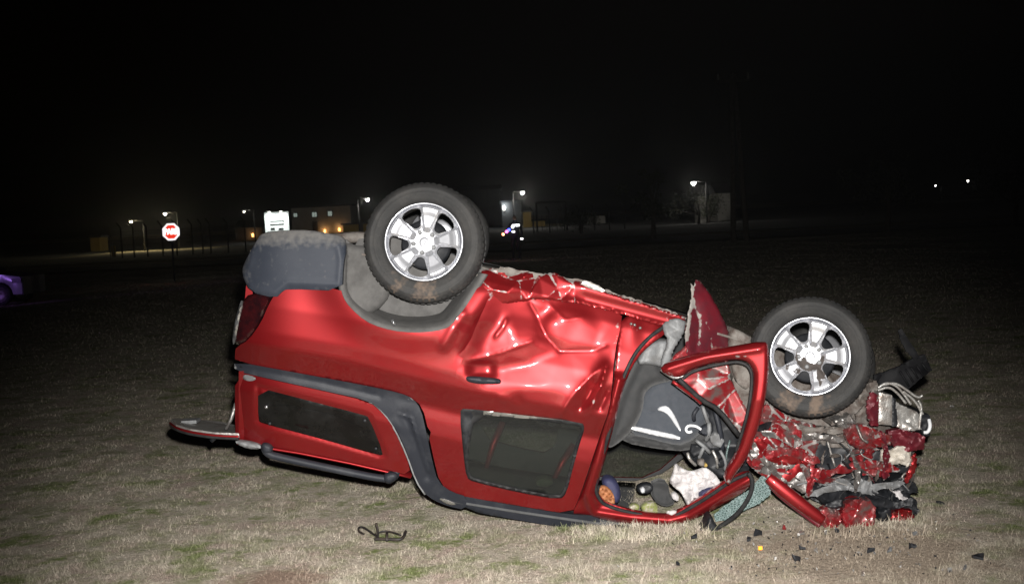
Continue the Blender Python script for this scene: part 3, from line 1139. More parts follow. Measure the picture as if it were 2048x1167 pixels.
def person():
    Y = 49.0
    c = W(1031, 470, 0, Y)
    x0 = c.x
    e = empty('person', (x0, Y, 0))
    tag(e, 'person standing by the road in dark clothes with reflective bands', 'person')
    NAVY = mat('dark_uniform', (0.012, 0.013, 0.018), 0.9, col2=(0.02, 0.02, 0.025), scale=8)
    SKIN = mat('skin', (0.3, 0.19, 0.14), 0.6, col2=(0.26, 0.16, 0.12), scale=10)
    REFL = mat('retro_glow_band', (0.8, 0.8, 0.8), 0.4, emit=(1, 1, 1), strength=5)  # emission stands in for flash light thrown back by the bands
    J = {'pel': (0, 0, .95), 'wai': (0, 0, 1.1), 'che': (0, 0, 1.36), 'nek': (0, 0, 1.5), 'hd0': (0, -.01, 1.6), 'hd1': (0, -.02, 1.74),
         'shl': (-.19, 0, 1.42), 'ell': (-.31, -.1, 1.18), 'hal': (-.12, -.28, 1.34), 'shr': (.19, 0, 1.42), 'elr': (.26, 0.02, 1.14), 'har': (.24, -.08, .88),
         'hil': (-.1, 0, .9), 'knl': (-.12, -.03, .5), 'anl': (-.13, .02, .08), 'tol': (-.14, -.16, .04), 'hir': (.1, 0, .9), 'knr': (.12, -.02, .5), 'anr': (.14, .03, .08), 'tor': (.16, -.15, .04)}
    R = {'pel': .16, 'wai': .15, 'che': .18, 'nek': .06, 'hd0': .085, 'hd1': .095, 'shl': .075, 'ell': .052, 'hal': .04, 'shr': .075, 'elr': .052, 'har': .04,
         'hil': .1, 'knl': .07, 'anl': .05, 'tol': .045, 'hir': .1, 'knr': .07, 'anr': .05, 'tor': .045}
    E = [('pel', 'wai'), ('wai', 'che'), ('che', 'nek'), ('nek', 'hd0'), ('hd0', 'hd1'), ('che', 'shl'), ('shl', 'ell'), ('ell', 'hal'), ('che', 'shr'), ('shr', 'elr'), ('elr', 'har'),
         ('pel', 'hil'), ('hil', 'knl'), ('knl', 'anl'), ('anl', 'tol'), ('pel', 'hir'), ('hir', 'knr'), ('knr', 'anr'), ('anr', 'tor')]
    ks = list(J)
    me = bpy.data.meshes.new('body')
    me.from_pydata([J[k] for k in ks], [(ks.index(a), ks.index(b)) for a, b in E], [])
    me.materials.append(NAVY)
    o = bpy.data.objects.new('body', me)
    COL.objects.link(o)
    o.parent = e
    sm = o.modifiers.new('skin', 'SKIN')
    for i, k in enumerate(ks):
        me.skin_vertices[0].data[i].radius = (R[k], R[k] * (0.75 if k in ('pel', 'wai', 'che') else 1))
        me.skin_vertices[0].data[i].use_root = (k == 'pel')
    o.modifiers.new('sub', 'SUBSURF').render_levels = 2
    # face and cap
    V, Fc = [], []
    for j in range(7):
        for k in range(12):
            an, ph = k / 12 * 2 * math.pi, -math.pi / 2 + j / 6 * math.pi
            V.append((.078 * math.cos(ph) * math.cos(an), -.035 + .09 * math.cos(ph) * math.sin(an), 1.665 + .1 * math.sin(ph)))
    for j in range(6):
        for k in range(12):
            Fc.append((j * 12 + k, j * 12 + (k + 1) % 12, (j + 1) * 12 + (k + 1) % 12, (j + 1) * 12 + k))
    mk('face', V, Fc, SKIN, e, True, None, True)

    def band(z, r, x=0.0, w=0.05, sy=0.8, a0=0, a1=2 * math.pi, n=18):
        V, Fc = [], []
        for i in range(n + 1):
            a = a0 + (a1 - a0) * i / n
            for q in (-w / 2, w / 2):
                V.append((x + r * math.cos(a), r * sy * math.sin(a), z + q))
        for i in range(n):
            Fc.append((2 * i, 2 * i + 2, 2 * i + 3, 2 * i + 1))
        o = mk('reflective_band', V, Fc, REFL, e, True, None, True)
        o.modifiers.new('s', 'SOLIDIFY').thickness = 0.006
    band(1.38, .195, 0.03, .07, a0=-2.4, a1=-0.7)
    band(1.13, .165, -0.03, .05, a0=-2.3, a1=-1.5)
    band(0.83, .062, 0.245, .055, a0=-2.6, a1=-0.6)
    # light wand in the raised hand
    g = empty('light_wand', (x0 - .40, Y - .22, 1.02))
    tag(g, 'held wand of small white, blue, magenta and orange lights', 'light wand')
    A = W(1030, 450, 0, Y - .3)
    B = Vector((W(1006, 468.5, 0, Y).x, Y - .3, W(1006, 468.5, 0, Y).z))
    tube('grip', [A, A + (B - A) * 0.12], 0.018, BLK, g, 8)
    tube('shaft', [A + (B - A) * .1, B], 0.01, BLK, g, 6)
    for nm, f, c_, s_, r_ in (('white_light', .2, (1, 1, 1), 8, .05), ('blue_light', .5, (.06, .1, 1), 5, .06), ('magenta_light', .7, (1, .15, .6), 5, .06), ('orange_light', .98, (1, .35, .15), 7, .055)):
        mm = mat(nm + '_lens', c_, 0.4, emit=c_, strength=s_)
        p = A + (B - A) * f
        V, Fc = [], []
        for j in range(5):
            for k in range(8):
                an, ph = k / 8 * 2 * math.pi, -math.pi / 2 + j / 4 * math.pi
                V.append((p.x + r_ * math.cos(ph) * math.cos(an), p.y + r_ * math.cos(ph) * math.sin(an), p.z + r_ * math.sin(ph)))
        for j in range(4):
            for k in range(8):
                Fc.append((j * 8 + k, j * 8 + (k + 1) % 8, (j + 1) * 8 + (k + 1) % 8, (j + 1) * 8 + k))
        mk(nm, V, Fc, mm, g)


person()
# ------------------------------------------------------------------ the overturned pickup
CARLOC = Vector((W(1150, 1000, 0.3).x, D0 + 0.85, 0.0))
CAR = empty('overturned_pickup', CARLOC)
tag(CAR, 'wrecked red pickup lying upside down on its roof in the grass', 'pickup truck')
MID = D0 + 0.87                             # lengthwise middle plane of the body


def ip(x, xs, ys):
    return np.interp(x, xs, ys)


YS = ([440, 690, 1010, 1370, 1870], [450, 475, 545, 640, 775])       # sill line (now on top)
YR = ([440, 930, 1330, 1870], [878, 1012, 1062, 1085])               # roof line (now at the ground)
_T = np.linspace(-0.3, 1.4, 341)
_o = np.interp(_T, [-.3, 0, .1, .22, .34, .46, .52, .62, .68, .74, 1.0, 1.3], [.25, .11, .05, .014, 0, .006, .022, .125, .132, .145, .31, .54])
_k = np.exp(-np.linspace(-2, 2, 9) ** 2)
_o = np.convolve(np.pad(_o, 4, mode='edge'), _k / _k.sum(), 'valid')


def tt(v):
    a, b = ip(v[:, 0], *YS), ip(v[:, 0], *YR)
    return (v[:, 1] - a) / (b - a)


def body(v):
    o = np.interp(tt(v), _T, _o)
    # wheel-arch flare of the rear wing
    d = np.hypot((v[:, 0] - 828) / 1.08, v[:, 1] - 520) - 140
    o = o - 0.035 * np.exp(-(d / 42) ** 2) * np.clip((tt(v) + .1) * 6, 0, 1)
    # rear corner wraps round
    k = np.clip((610 - v[:, 0]) / 140, 0, 1.3)
    return o + 0.10 * k ** 3


def crease(v, pts, amp, w, sharp=True):
    """ridge (amp<0) or valley (amp>0) along a polyline"""
    p = np.asarray(pts, float)
    d = segdist(v, p[:-1], p[1:])
    return amp * (np.exp(-d / w) if sharp else np.exp(-(d / w) ** 2))


def nz(seed, s):
    """cheap smooth noise on pixels"""
    r = np.random.default_rng(seed)
    ph = r.uniform(0, 6.28, (8, 2)); k = r.normal(0, 1, (8, 2)) / s
    return lambda v: sum(np.sin(v @ k[i] + ph[i, 0]) for i in range(8)) / 4


# --- rear bumper
bump_out = [(500, 584), (482, 545), (491, 520), (509, 488), (524, 464), (572, 460), (618, 460), (656, 467), (688, 473), (692, 500), (686, 530), (684, 582), (576, 577), (563, 583), (552, 596)]


BCTR = np.array([(506, 505), (520, 488), (560, 482), (640, 482), (676, 492), (681, 520), (677, 568), (574, 564), (548, 584), (503, 578), (492, 552)], float)


def o_bump(v):
    ins = inside(v, BCTR)
    d = polydist(v, BCTR)
    k = np.clip((590 - v[:, 0]) / 110, 0, 1.2)
    return -0.035 + 0.11 * k ** 3 + np.where(ins, 0.004 * np.clip(d / 8, 0, 1), 0.05 * np.clip(d / 26, 0, 1.4) ** 1.3)


panel('rear_bumper', bump_out, o_bump, BUMP, CAR, sp=4, th=0.05, roll=None, rnd=1,
      wear=lambda v, ed: np.clip((500 - v[:, 1]) / 30, 0, 1) * 0.85 + 0.3 * np.clip((506 - v[:, 0]) / 20, 0, 1))
# --- rear wing (quarter panel)
arch = [(681, 576), (687, 596), (699, 614), (730, 642), (764, 656), (804, 664), (850, 665), (887, 659), (903, 650), (921, 627), (937, 605), (958, 570), (972, 548)]
qp = [(549, 589), (560, 575), (574, 568)] + arch + [(995, 560), (987, 604), (967, 648), (947, 698), (917, 726), (909, 764), (909, 838), (886, 874), (858, 866), (845, 812), (820, 793), (735, 771), (600, 746), (470, 722), (470, 705), (472, 694), (497, 680), (522, 645), (536, 612)]


def dents_q(v):
    o = crease(v, [(920, 640), (945, 650), (975, 640)], 0.012, 14, False) + crease(v, [(940, 700), (965, 650), (992, 610)], 0.03, 18, False)
    o += crease(v, [(888, 690), (905, 660), (925, 630)], -0.012, 10, False)
    return o


panel('quarter_panel', qp, lambda v: body(v) + dents_q(v) + 0.0015 * nz(3, 60)(v), RED, CAR, sp=5, th=0.012, roll=None, back=LINER, rnd=1,
      wear=lambda v, ed: 0.55 * np.exp(-np.hypot(v[:, 0] - 985, v[:, 1] - 590) / 22))

# --- wheel-arch liner: a lofted dusty shell from the arch lip inwards under the tyre
lip = [(683, 500), (682, 540)] + arch
lipc = np.array([828, 510])


def liner():
    rows = []
    for f, off in ((1.03, 0.03), (0.985, 0.02), (0.93, 0.05), (0.87, 0.16), (0.80, 0.30), (0.74, 0.46), (0.70, 0.60)):
        q = chaikin(np.array(lip, float), 2, False)
        q = lipc + (q - lipc) * f
        q[:, 1] += (1 - f) * 6
        off_ = np.full(len(q), off) - 0.0
        rows.append(Wn(q, off_))
    n = len(rows[0])
    V = np.vstack(rows)
    Fc = [(j * n + i, j * n + i + 1, (j + 1) * n + i + 1, (j + 1) * n + i) for j in range(len(rows) - 1) for i in range(n - 1)]
    o = mk('wheel_arch_liner', V, Fc, LINER, CAR)
    o.modifiers.new('s', 'SOLIDIFY').thickness = 0.006


liner()
panel('inner_wheelhouse', [(690, 480), (800, 470), (960, 530), (985, 560), (940, 640), (880, 672), (790, 670), (710, 630)], 0.34, LINER, CAR, sp=12, th=0.02)
panel('mud_flap', [(688, 474), (704, 490), (735, 492), (780, 500), (790, 560), (770, 610), (725, 635), (700, 612), (686, 576), (690, 520)], lambda v: 0.06 + 0.0012 * np.clip(v[:, 0] - 690, 0, 90), LINER, CAR, sp=8, th=0.02, roll=(10, 0.03))
for (x, y) in ((787, 645),):
    ptube('liner_clip', [(x - 3, y - 6), (x + 3, y + 6)], 0.010, CHROME, CAR, off=-0.03 + 0.05, sm=0)

# --- tail light
panel('tail_light', [(500, 585), (546, 590), (534, 615), (520, 646), (496, 680), (474, 692), (467, 676), (475, 630), (483, 605)], lambda v: body(v) - 0.012, LENS, CAR, sp=5, th=0.05, roll=(6, 0.02))
panel('tail_light_bezel', [(481, 600), (487, 602), (476, 650), (470, 685), (465, 690), (466, 655)], lambda v: body(v) - 0.02, CHROME, CAR, sp=4, th=0.02, roll=(3, 0.01))

# --- black belt moulding running into the sports bar
mold = [(468, 722), (600, 746), (735, 771), (800, 785), (826, 796), (842, 818), (852, 862), (864, 920), (876, 964), (905, 984), (934, 992), (931, 1019), (898, 1012), (868, 1000), (848, 985), (832, 958), (815, 905), (792, 856), (768, 824), (738, 800), (640, 779), (540, 757), (469, 741)]


def o_mold(v):
    # raised rim, sunken channel
    return body(v) - 0.006 + 0.007 * (crease(v, [(470, 733), (640, 764), (760, 792)], 1, 5, False)) + 0.02 * crease(v, [(808, 832), (838, 900), (856, 950)], 1, 11, False) - 0.012 * crease(v, [(800, 828), (822, 836), (850, 925), (856, 940)], 1, 2.5, False)


panel('side_moulding', mold, o_mold, TRIM, CAR, sp=4, th=0.02, roll=None, rnd=1,
      wear=lambda v, ed: 0.5 * np.clip(nz(8, 24)(v), 0, 1) * (v[:, 1] < 800))
panel('sports_bar_insert', [(876, 995), (892, 997), (912, 1006), (908, 1010), (890, 1006)], lambda v: body(v) - 0.02, CHROME, CAR, sp=4, th=0.01, roll=(3, 0.006))
ptube('moulding_edge', [(738, 803), (768, 826), (790, 858), (813, 908), (832, 962), (850, 988)], 0.005, GREYP, CAR, off=0.16, sm=1).location.y -= 0.0

# --- canopy (hard top over the bed)
can = [(470, 741), (540, 758), (640, 780), (738, 802), (768, 828), (791, 860), (813, 908), (822, 950), (770, 938), (700, 922), (600, 902), (520, 888), (474, 882), (470, 860)]
win = [(516, 774), (600, 796), (728, 829), (738, 834), (768, 908), (758, 910), (640, 876), (524, 846), (516, 840)]
cnp = panel('canopy_side', can, lambda v: body(v) + 0.004 + 0.012 * np.exp(-(polydist(v, np.array(win, float)) / 5) ** 2), RED, CAR, sp=4, th=0.015, roll=None, holes=[win], back=HEADL)
panel('window', win, lambda v: body(v) + 0.016 + 0.004 * np.clip(polydist(v, np.array(win, float)) / 14, 0, 1), GLOSS, cnp, sp=6, th=0.012, roll=(2, 0.004))
panel('window_pane', [(545, 800), (720, 843), (735, 890), (548, 838)], lambda v: body(v) + 0.012, GLOSS, cnp, sp=10, th=0.004, roll=(8, 0.006))
for (x, y) in ((533, 813), (730, 840), (752, 896), (540, 846)):
    p = W(x, y, float(body(np.array([[x, y]], float))[0]) + 0.014)
    ob = tube('bolt', [p, p + Vector((0, -0.008, 0)), p + Vector((0, -0.012, 0))], [0.010, 0.010, 0.005], CHROME if x == 533 else BLK, cnp, 12)
panel('lock_badge', [(482, 751), (492, 748), (508, 752), (513, 758), (503, 762), (488, 760)], lambda v: body(v) - 0.004, GREYP, cnp, sp=4, th=0.012, roll=(4, 0.008), rnd=2)
# canopy end wall and rolled rear corner
canz = [W(474, 742, 0.19), W(474, 882, 0.36), W(474, 882, 1.45), W(474, 742, 1.6)]
V = [tuple(p + Vector((0.01, 0, 0))) for p in canz] + [tuple(p + Vector((0.04, 0, 0))) for p in canz]
mk('canopy_end_wall', V, [(0, 1, 2, 3), (7, 6, 5, 4), (0, 4, 5, 1), (1, 5, 6, 2), (2, 6, 7, 3), (3, 7, 4, 0)], RED, CAR, False)
tgz = [W(486, 560, 0.16), W(472, 722, 0.2), W(472, 722, 1.5), W(486, 560, 1.5)]
V = [tuple(p + Vector((0.02, 0, 0))) for p in tgz] + [tuple(p + Vector((0.06, 0, 0))) for p in tgz]
mk('tailgate', V, [(0, 1, 2, 3), (7, 6, 5, 4), (0, 4, 5, 1), (1, 5, 6, 2), (2, 6, 7, 3), (3, 7, 4, 0)], RED, CAR, False)
# canopy roof lip at the corner
panel('canopy_lip', [(470, 880), (500, 884), (523, 890), (520, 898), (496, 897), (474, 888)], 0.28, GREYP, CAR, sp=5, th=0.05, roll=(4, 0.01))

# --- roof rail under the canopy
rl = ptube('roof_rail', [(528, 888, .30), (532, 906, .29), (560, 914, .29), (680, 940, .29), (770, 958, .29), (790, 954, .30), (794, 940, .31)], 0.022, TRIM, CAR, seg=12, sm=2)
panel('rail_foot', [(522, 884), (544, 888), (545, 905), (530, 909), (523, 900)], 0.26, TRIM, rl, sp=4, th=0.06, roll=(5, 0.02), rnd=2)
panel('rail_foot', [(765, 950), (780, 942), (797, 946), (794, 958), (780, 968), (768, 964)], 0.255, TRIM, rl, sp=4, th=0.06, roll=(6, 0.025), rnd=2)

# --- open hatch of the canopy
hz = [(341, 839, .62), (352, 848, .45), (380, 857, .36), (430, 864, .33), (478, 866, .33), (480, 852, 1.05), (440, 842, 1.1), (375, 836, 1.05), (348, 836, .9)]
Vt = [W(a, b, c) for a, b, c in hz]
V = [tuple(p) for p in Vt] + [tuple(p - Vector((0, 0, 0.025))) for p in Vt]
n = len(Vt)
hatch = mk('canopy_hatch', V, [tuple(range(n)), tuple(range(2 * n - 1, n - 1, -1))] + [(i, i + n, (i + 1) % n + n, (i + 1) % n) for i in range(n)], SILV, CAR, False)
pe = [W(a, b + 3, c) - Vector((0, .01, 0.008)) for a, b, c in hz[:5]]
tube('red_edge', smooth_path(pe), 0.008, RED, hatch, 8)
tube('gasket', smooth_path([p - Vector((0, 0, .012)) for p in pe]), 0.009, SEAL, hatch, 8)
ptube('stay_strut', [(472, 806, .45), (462, 838, .45), (452, 858, .45)], 0.011, STEEL, hatch, sm=0)
ptube('hatch_latch', [(436, 866, .4), (428, 876, .4), (422, 881, .4)], 0.014, BLK, hatch, sm=0)
V_, F_ = boxv(W(382, 841, .7), (0.09, 0.1, 0.02)); mk('latch_plate', V_, F_, GREYP, hatch, False)

# --- sill / rocker with torn seam
CRs = Crumple(21, (960, 520, 1250, 640), 46, 0.03)


def o_sill(v):
    k = np.clip((1170 - v[:, 0]) / 60, 0, 1) * np.clip((v[:, 0] - 960) / 20, 0, 1)
    return 0.05 + CRs(v) * k + 0.02 * np.sin((v[:, 1] - ip(v[:, 0], *YS)) / 9) * (1 - k) + 0.0012 * np.clip(ip(v[:, 0], *YS) + 25 - v[:, 1], 0, 60)


sill = [(956, 560), (966, 540), (985, 536), (1012, 541), (1044, 540), (1076, 549), (1110, 545), (1134, 558), (1166, 563), (1210, 582), (1290, 607), (1370, 633), (1372, 660), (1330, 652), (1245, 628), (1160, 606), (1076, 598), (1020, 606), (1000, 612), (976, 600), (950, 596)]
panel('sill', sill, o_sill, RED, CAR, sp=3, th=0.02, roll=(5, 0.012), rnd=0, jit=0.8,
      crisp=30, wear=lambda v, ed: np.where(v[:, 0] < 1165, 0.60 * np.exp(-(CRs.edge(v) / 2.2) ** 2), 0) + 0.6 * np.exp(-np.abs(v[:, 1] - np.interp(v[:, 0], [950, 1110, 1210, 1370], [538, 548, 584, 635])) / 4))
# underbody flange, grey and bent
panel('floor_flange', [(970, 540), (1012, 533), (1040, 540), (1075, 545), (1112, 553), (1170, 560), (1212, 579), (1290, 604), (1372, 632), (1372, 640), (1280, 612), (1180, 578), (1080, 558), (1000, 552)], lambda v: 0.10 + 0.012 * nz(5, 16)(v), DIRTM, CAR, sp=6, th=0.03, roll=(3, 0.006), jit=1.2)
panel('bent_jack_point', [(1162, 570), (1165, 560), (1174, 561), (1196, 570), (1212, 582), (1200, 584)], 0.04, SILV, CAR, sp=5, th=0.02)

# --- rear door
door = [(985, 560), (1010, 572), (1076, 596), (1160, 606), (1245, 622), (1240, 660), (1231, 695), (1226, 740), (1224, 775), (1218, 820), (1200, 870), (1180, 930), (1160, 990), (1143, 1028), (1040, 1011), (934, 993), (908, 986), (880, 966), (868, 920), (856, 862), (880, 858), (899, 828), (899, 760), (907, 720), (937, 690), (957, 640), (975, 602)]
rwin = [(919, 822), (928, 815), (1040, 829), (1164, 843), (1170, 856), (1160, 884), (1146, 935), (1133, 986), (1120, 999), (1040, 985), (946, 963), (933, 955), (927, 912)]


DOORTIN = Tin([(985, 560, .02), (1040, 590, .03), (1076, 598, .03), (1120, 604, .055), (1175, 612, .05), (1245, 622, .02), (1232, 695, .02), (1224, 775, .0), (1218, 830, 0), (1122, 828, 0), (1000, 815, 0), (925, 805, 0), (900, 740, 0), (937, 690, .0), (957, 640, .004), (975, 600, .01),
               (1012, 622, .035), (1062, 606, .05), (1078, 634, .095), (1084, 664, .082), (1106, 645, .03), (1160, 636, .025), (1205, 660, .05), (1118, 702, .10), (1188, 704, .085), (1206, 730, .05), (1095, 772, .012), (1170, 770, .018),
               (985, 660, .055), (968, 690, .06), (1030, 682, .022), (1066, 680, .035), (990, 738, .075), (1048, 728, .085), (1035, 778, .006), (960, 780, .0), (940, 715, .02),
               (800, 400, 0), (800, 1100, 0), (1400, 400, 0), (1400, 1100, 0)])


def dents(v):
    o = DOORTIN(v) * .5 + crease(v, [(1060, 606), (1078, 640), (1092, 672), (1118, 700)], .007, 3) + crease(v, [(938, 722), (1000, 704), (1064, 682)], -.006, 3) + crease(v, [(1120, 702), (1188, 700), (1212, 690)], .006, 3) + crease(v, [(1100, 610), (1130, 640), (1165, 634)], -.005, 3)
    x, y = v[:, 0], v[:, 1]
    o += crease(v, [(992, 672), (1005, 655), (1012, 640)], -0.012, 4)
    o += crease(v, [(1122, 826), (1150, 785), (1190, 745), (1212, 728)], -0.02, 11)
    o += crease(v, [(1160, 815), (1178, 790), (1190, 765)], 0.035, 14)
    o += crease(v, [(1182, 812), (1200, 775), (1212, 735)], -0.03, 6)
    o += crease(v, [(1200, 815), (1218, 780)], 0.02, 6)
    o += 0.010 * np.exp(-((x - 1035) / 12) ** 2 - ((y - 800) / 9) ** 2) + crease(v, [(1000, 795), (1030, 805)], -0.006, 8, False)
    # recess behind the handle
    o += 0.028 * np.exp(-((x - 962) / 26) ** 4 - ((y - 738) / 16) ** 4)
    return o


CRd = Crumple(31, (960, 560, 1260, 830), 20, 0.008)


def o_door(v):
    k = np.clip((805 - v[:, 1]) / 60, 0, 1) * np.clip((v[:, 0] - 950) / 60, 0, 1)
    # wing-to-door transition keeps the wing's surface at its left edge
    return body(v) + 0.003 + dents(v) + CRd(v) * k * .5


def w_door(v, ed):
    w = 0.5 * crease(v, [(1236, 640), (1232, 680), (1224, 700)], 1, 5) + 0.6 * crease(v, [(1182, 812), (1190, 800)], 1, 4)
    w += 0.5 * crease(v, [(975, 602), (985, 580), (1000, 570)], 1, 8) + 0.3 * crease(v, [(1062, 612), (1078, 640), (1086, 668)], 1, 5)
    return w + 0.42 * crease(v, [(1076, 600), (1160, 608), (1245, 625)], 1, 3)


rd = panel('rear_door', door, o_door, RED, CAR, sp=4, th=0.014, roll=None, holes=[rwin], wear=w_door, back=HEADL)
panel('door_window', [(948, 826), (1040, 836), (1160, 849), (1164, 858), (1154, 886), (1142, 935), (1129, 983), (1118, 993), (1040, 979), (950, 958), (938, 950), (934, 916)], lambda v: body(v) + 0.03, TINT, rd, sp=12, th=0.004, roll=None)
panel('window_frame', rwin, lambda v: body(v) + 0.012, SEAL, rd, sp=4, th=0.02, roll=(2.5, 0.008),
      holes=[[(950, 827), (1040, 837), (1158, 850), (1162, 858), (1152, 886), (1140, 935), (1127, 982), (1117, 992), (1040, 978), (952, 957), (939, 949), (935, 914)]])
panel('quarter_blank', [(920, 824), (930, 818), (951, 822), (944, 852), (936, 890), (932, 914), (928, 900)], lambda v: body(v) + 0.010, BLK, rd, sp=5, th=0.012, roll=(3, 0.006))
panel('chrome_strip', [(967, 821), (1045, 829), (1125, 836), (1124, 840), (1045, 836), (967, 829)], lambda v: body(v) + 0.002, CHROME, rd, sp=5, th=0.01, roll=(3, 0.008), rnd=0)
panel('door_handle', [(931, 754), (938, 752), (998, 757), (1003, 762), (1001, 768), (960, 768), (934, 763)], lambda v: body(v) - 0.022, TRIM, rd, sp=4, th=0.03, roll=(6, 0.014), rnd=2)

# roof-edge gutter trim
panel('roof_gutter', [(905, 985), (934, 993), (1040, 1012), (1143, 1029), (1200, 1030), (1200, 1060), (1130, 1055), (1040, 1040), (931, 1020)], lambda v: body(v) + 0.01, TRIM, CAR, sp=6, th=0.06, roll=None)

# --- B pillar and door aperture
seal_in = [(1330, 652), (1300, 672), (1270, 705), (1250, 745), (1237, 785), (1222, 850), (1206, 908), (1193, 955), (1190, 975), (1197, 996), (1212, 1011), (1270, 1027), (1335, 1035), (1356, 1029), (1417, 993), (1463, 960), (1497, 946)]
bp = [(1245, 625), (1300, 640), (1340, 655), (1330, 668), (1300, 688), (1274, 715), (1256, 750), (1243, 790), (1228, 852), (1212, 910), (1198, 958), (1194, 975), (1201, 992), (1214, 1005), (1270, 1021), (1332, 1029), (1352, 1023), (1412, 987), (1460, 954), (1497, 940),
      (1505, 952), (1503, 974), (1440, 1012), (1373, 1045), (1345, 1056), (1290, 1054), (1230, 1044), (1160, 1026), (1143, 1028), (1162, 990), (1182, 930), (1202, 870), (1220, 820), (1226, 775), (1229, 740), (1234, 695)]


def o_bp(v):
    x, y = v[:, 0], v[:, 1]
    o = body(v) + 0.03
    mid = [(1238, 760), (1222, 820), (1196, 920), (1176, 990), (1190, 1025), (1260, 1036), (1340, 1043), (1378, 1033), (1440, 996), (1500, 958)]
    o -= 0.045 * crease(v, mid, 1, 11, False)
    o += 0.02 * np.sin(x / 7.0) * np.clip((700 - y) / 60, 0, 1) * 0.3
    o += np.where((x > 1370), (x - 1370) / 130 * -0.04, 0)
    return o


panel('b_pillar', bp, o_bp, RED, CAR, sp=4, th=0.03, roll=(3, 0.006), rnd=1,
      wear=lambda v, ed: 0.55 * crease(v, [(1215, 810), (1225, 770), (1232, 700)], 1, 5))
ptube('door_seal', [(x, y, 0.02 + float(body(np.array([[x, y]], float))[0]) + (-0.05 * max(0, (x - 1400) / 100))) for x, y in seal_in], 0.011, SEAL, CAR, seg=8, sm=2)
for (x, y) in ((1262, 647), (1269, 649), (1280, 655)):
    p = W(x, y, float(body(np.array([[x, y]], float))[0]) + 0.02)
    tube('jamb_bolt', [p, p + Vector((0, -.012, 0))], 0.008, STEEL, CAR, 8)

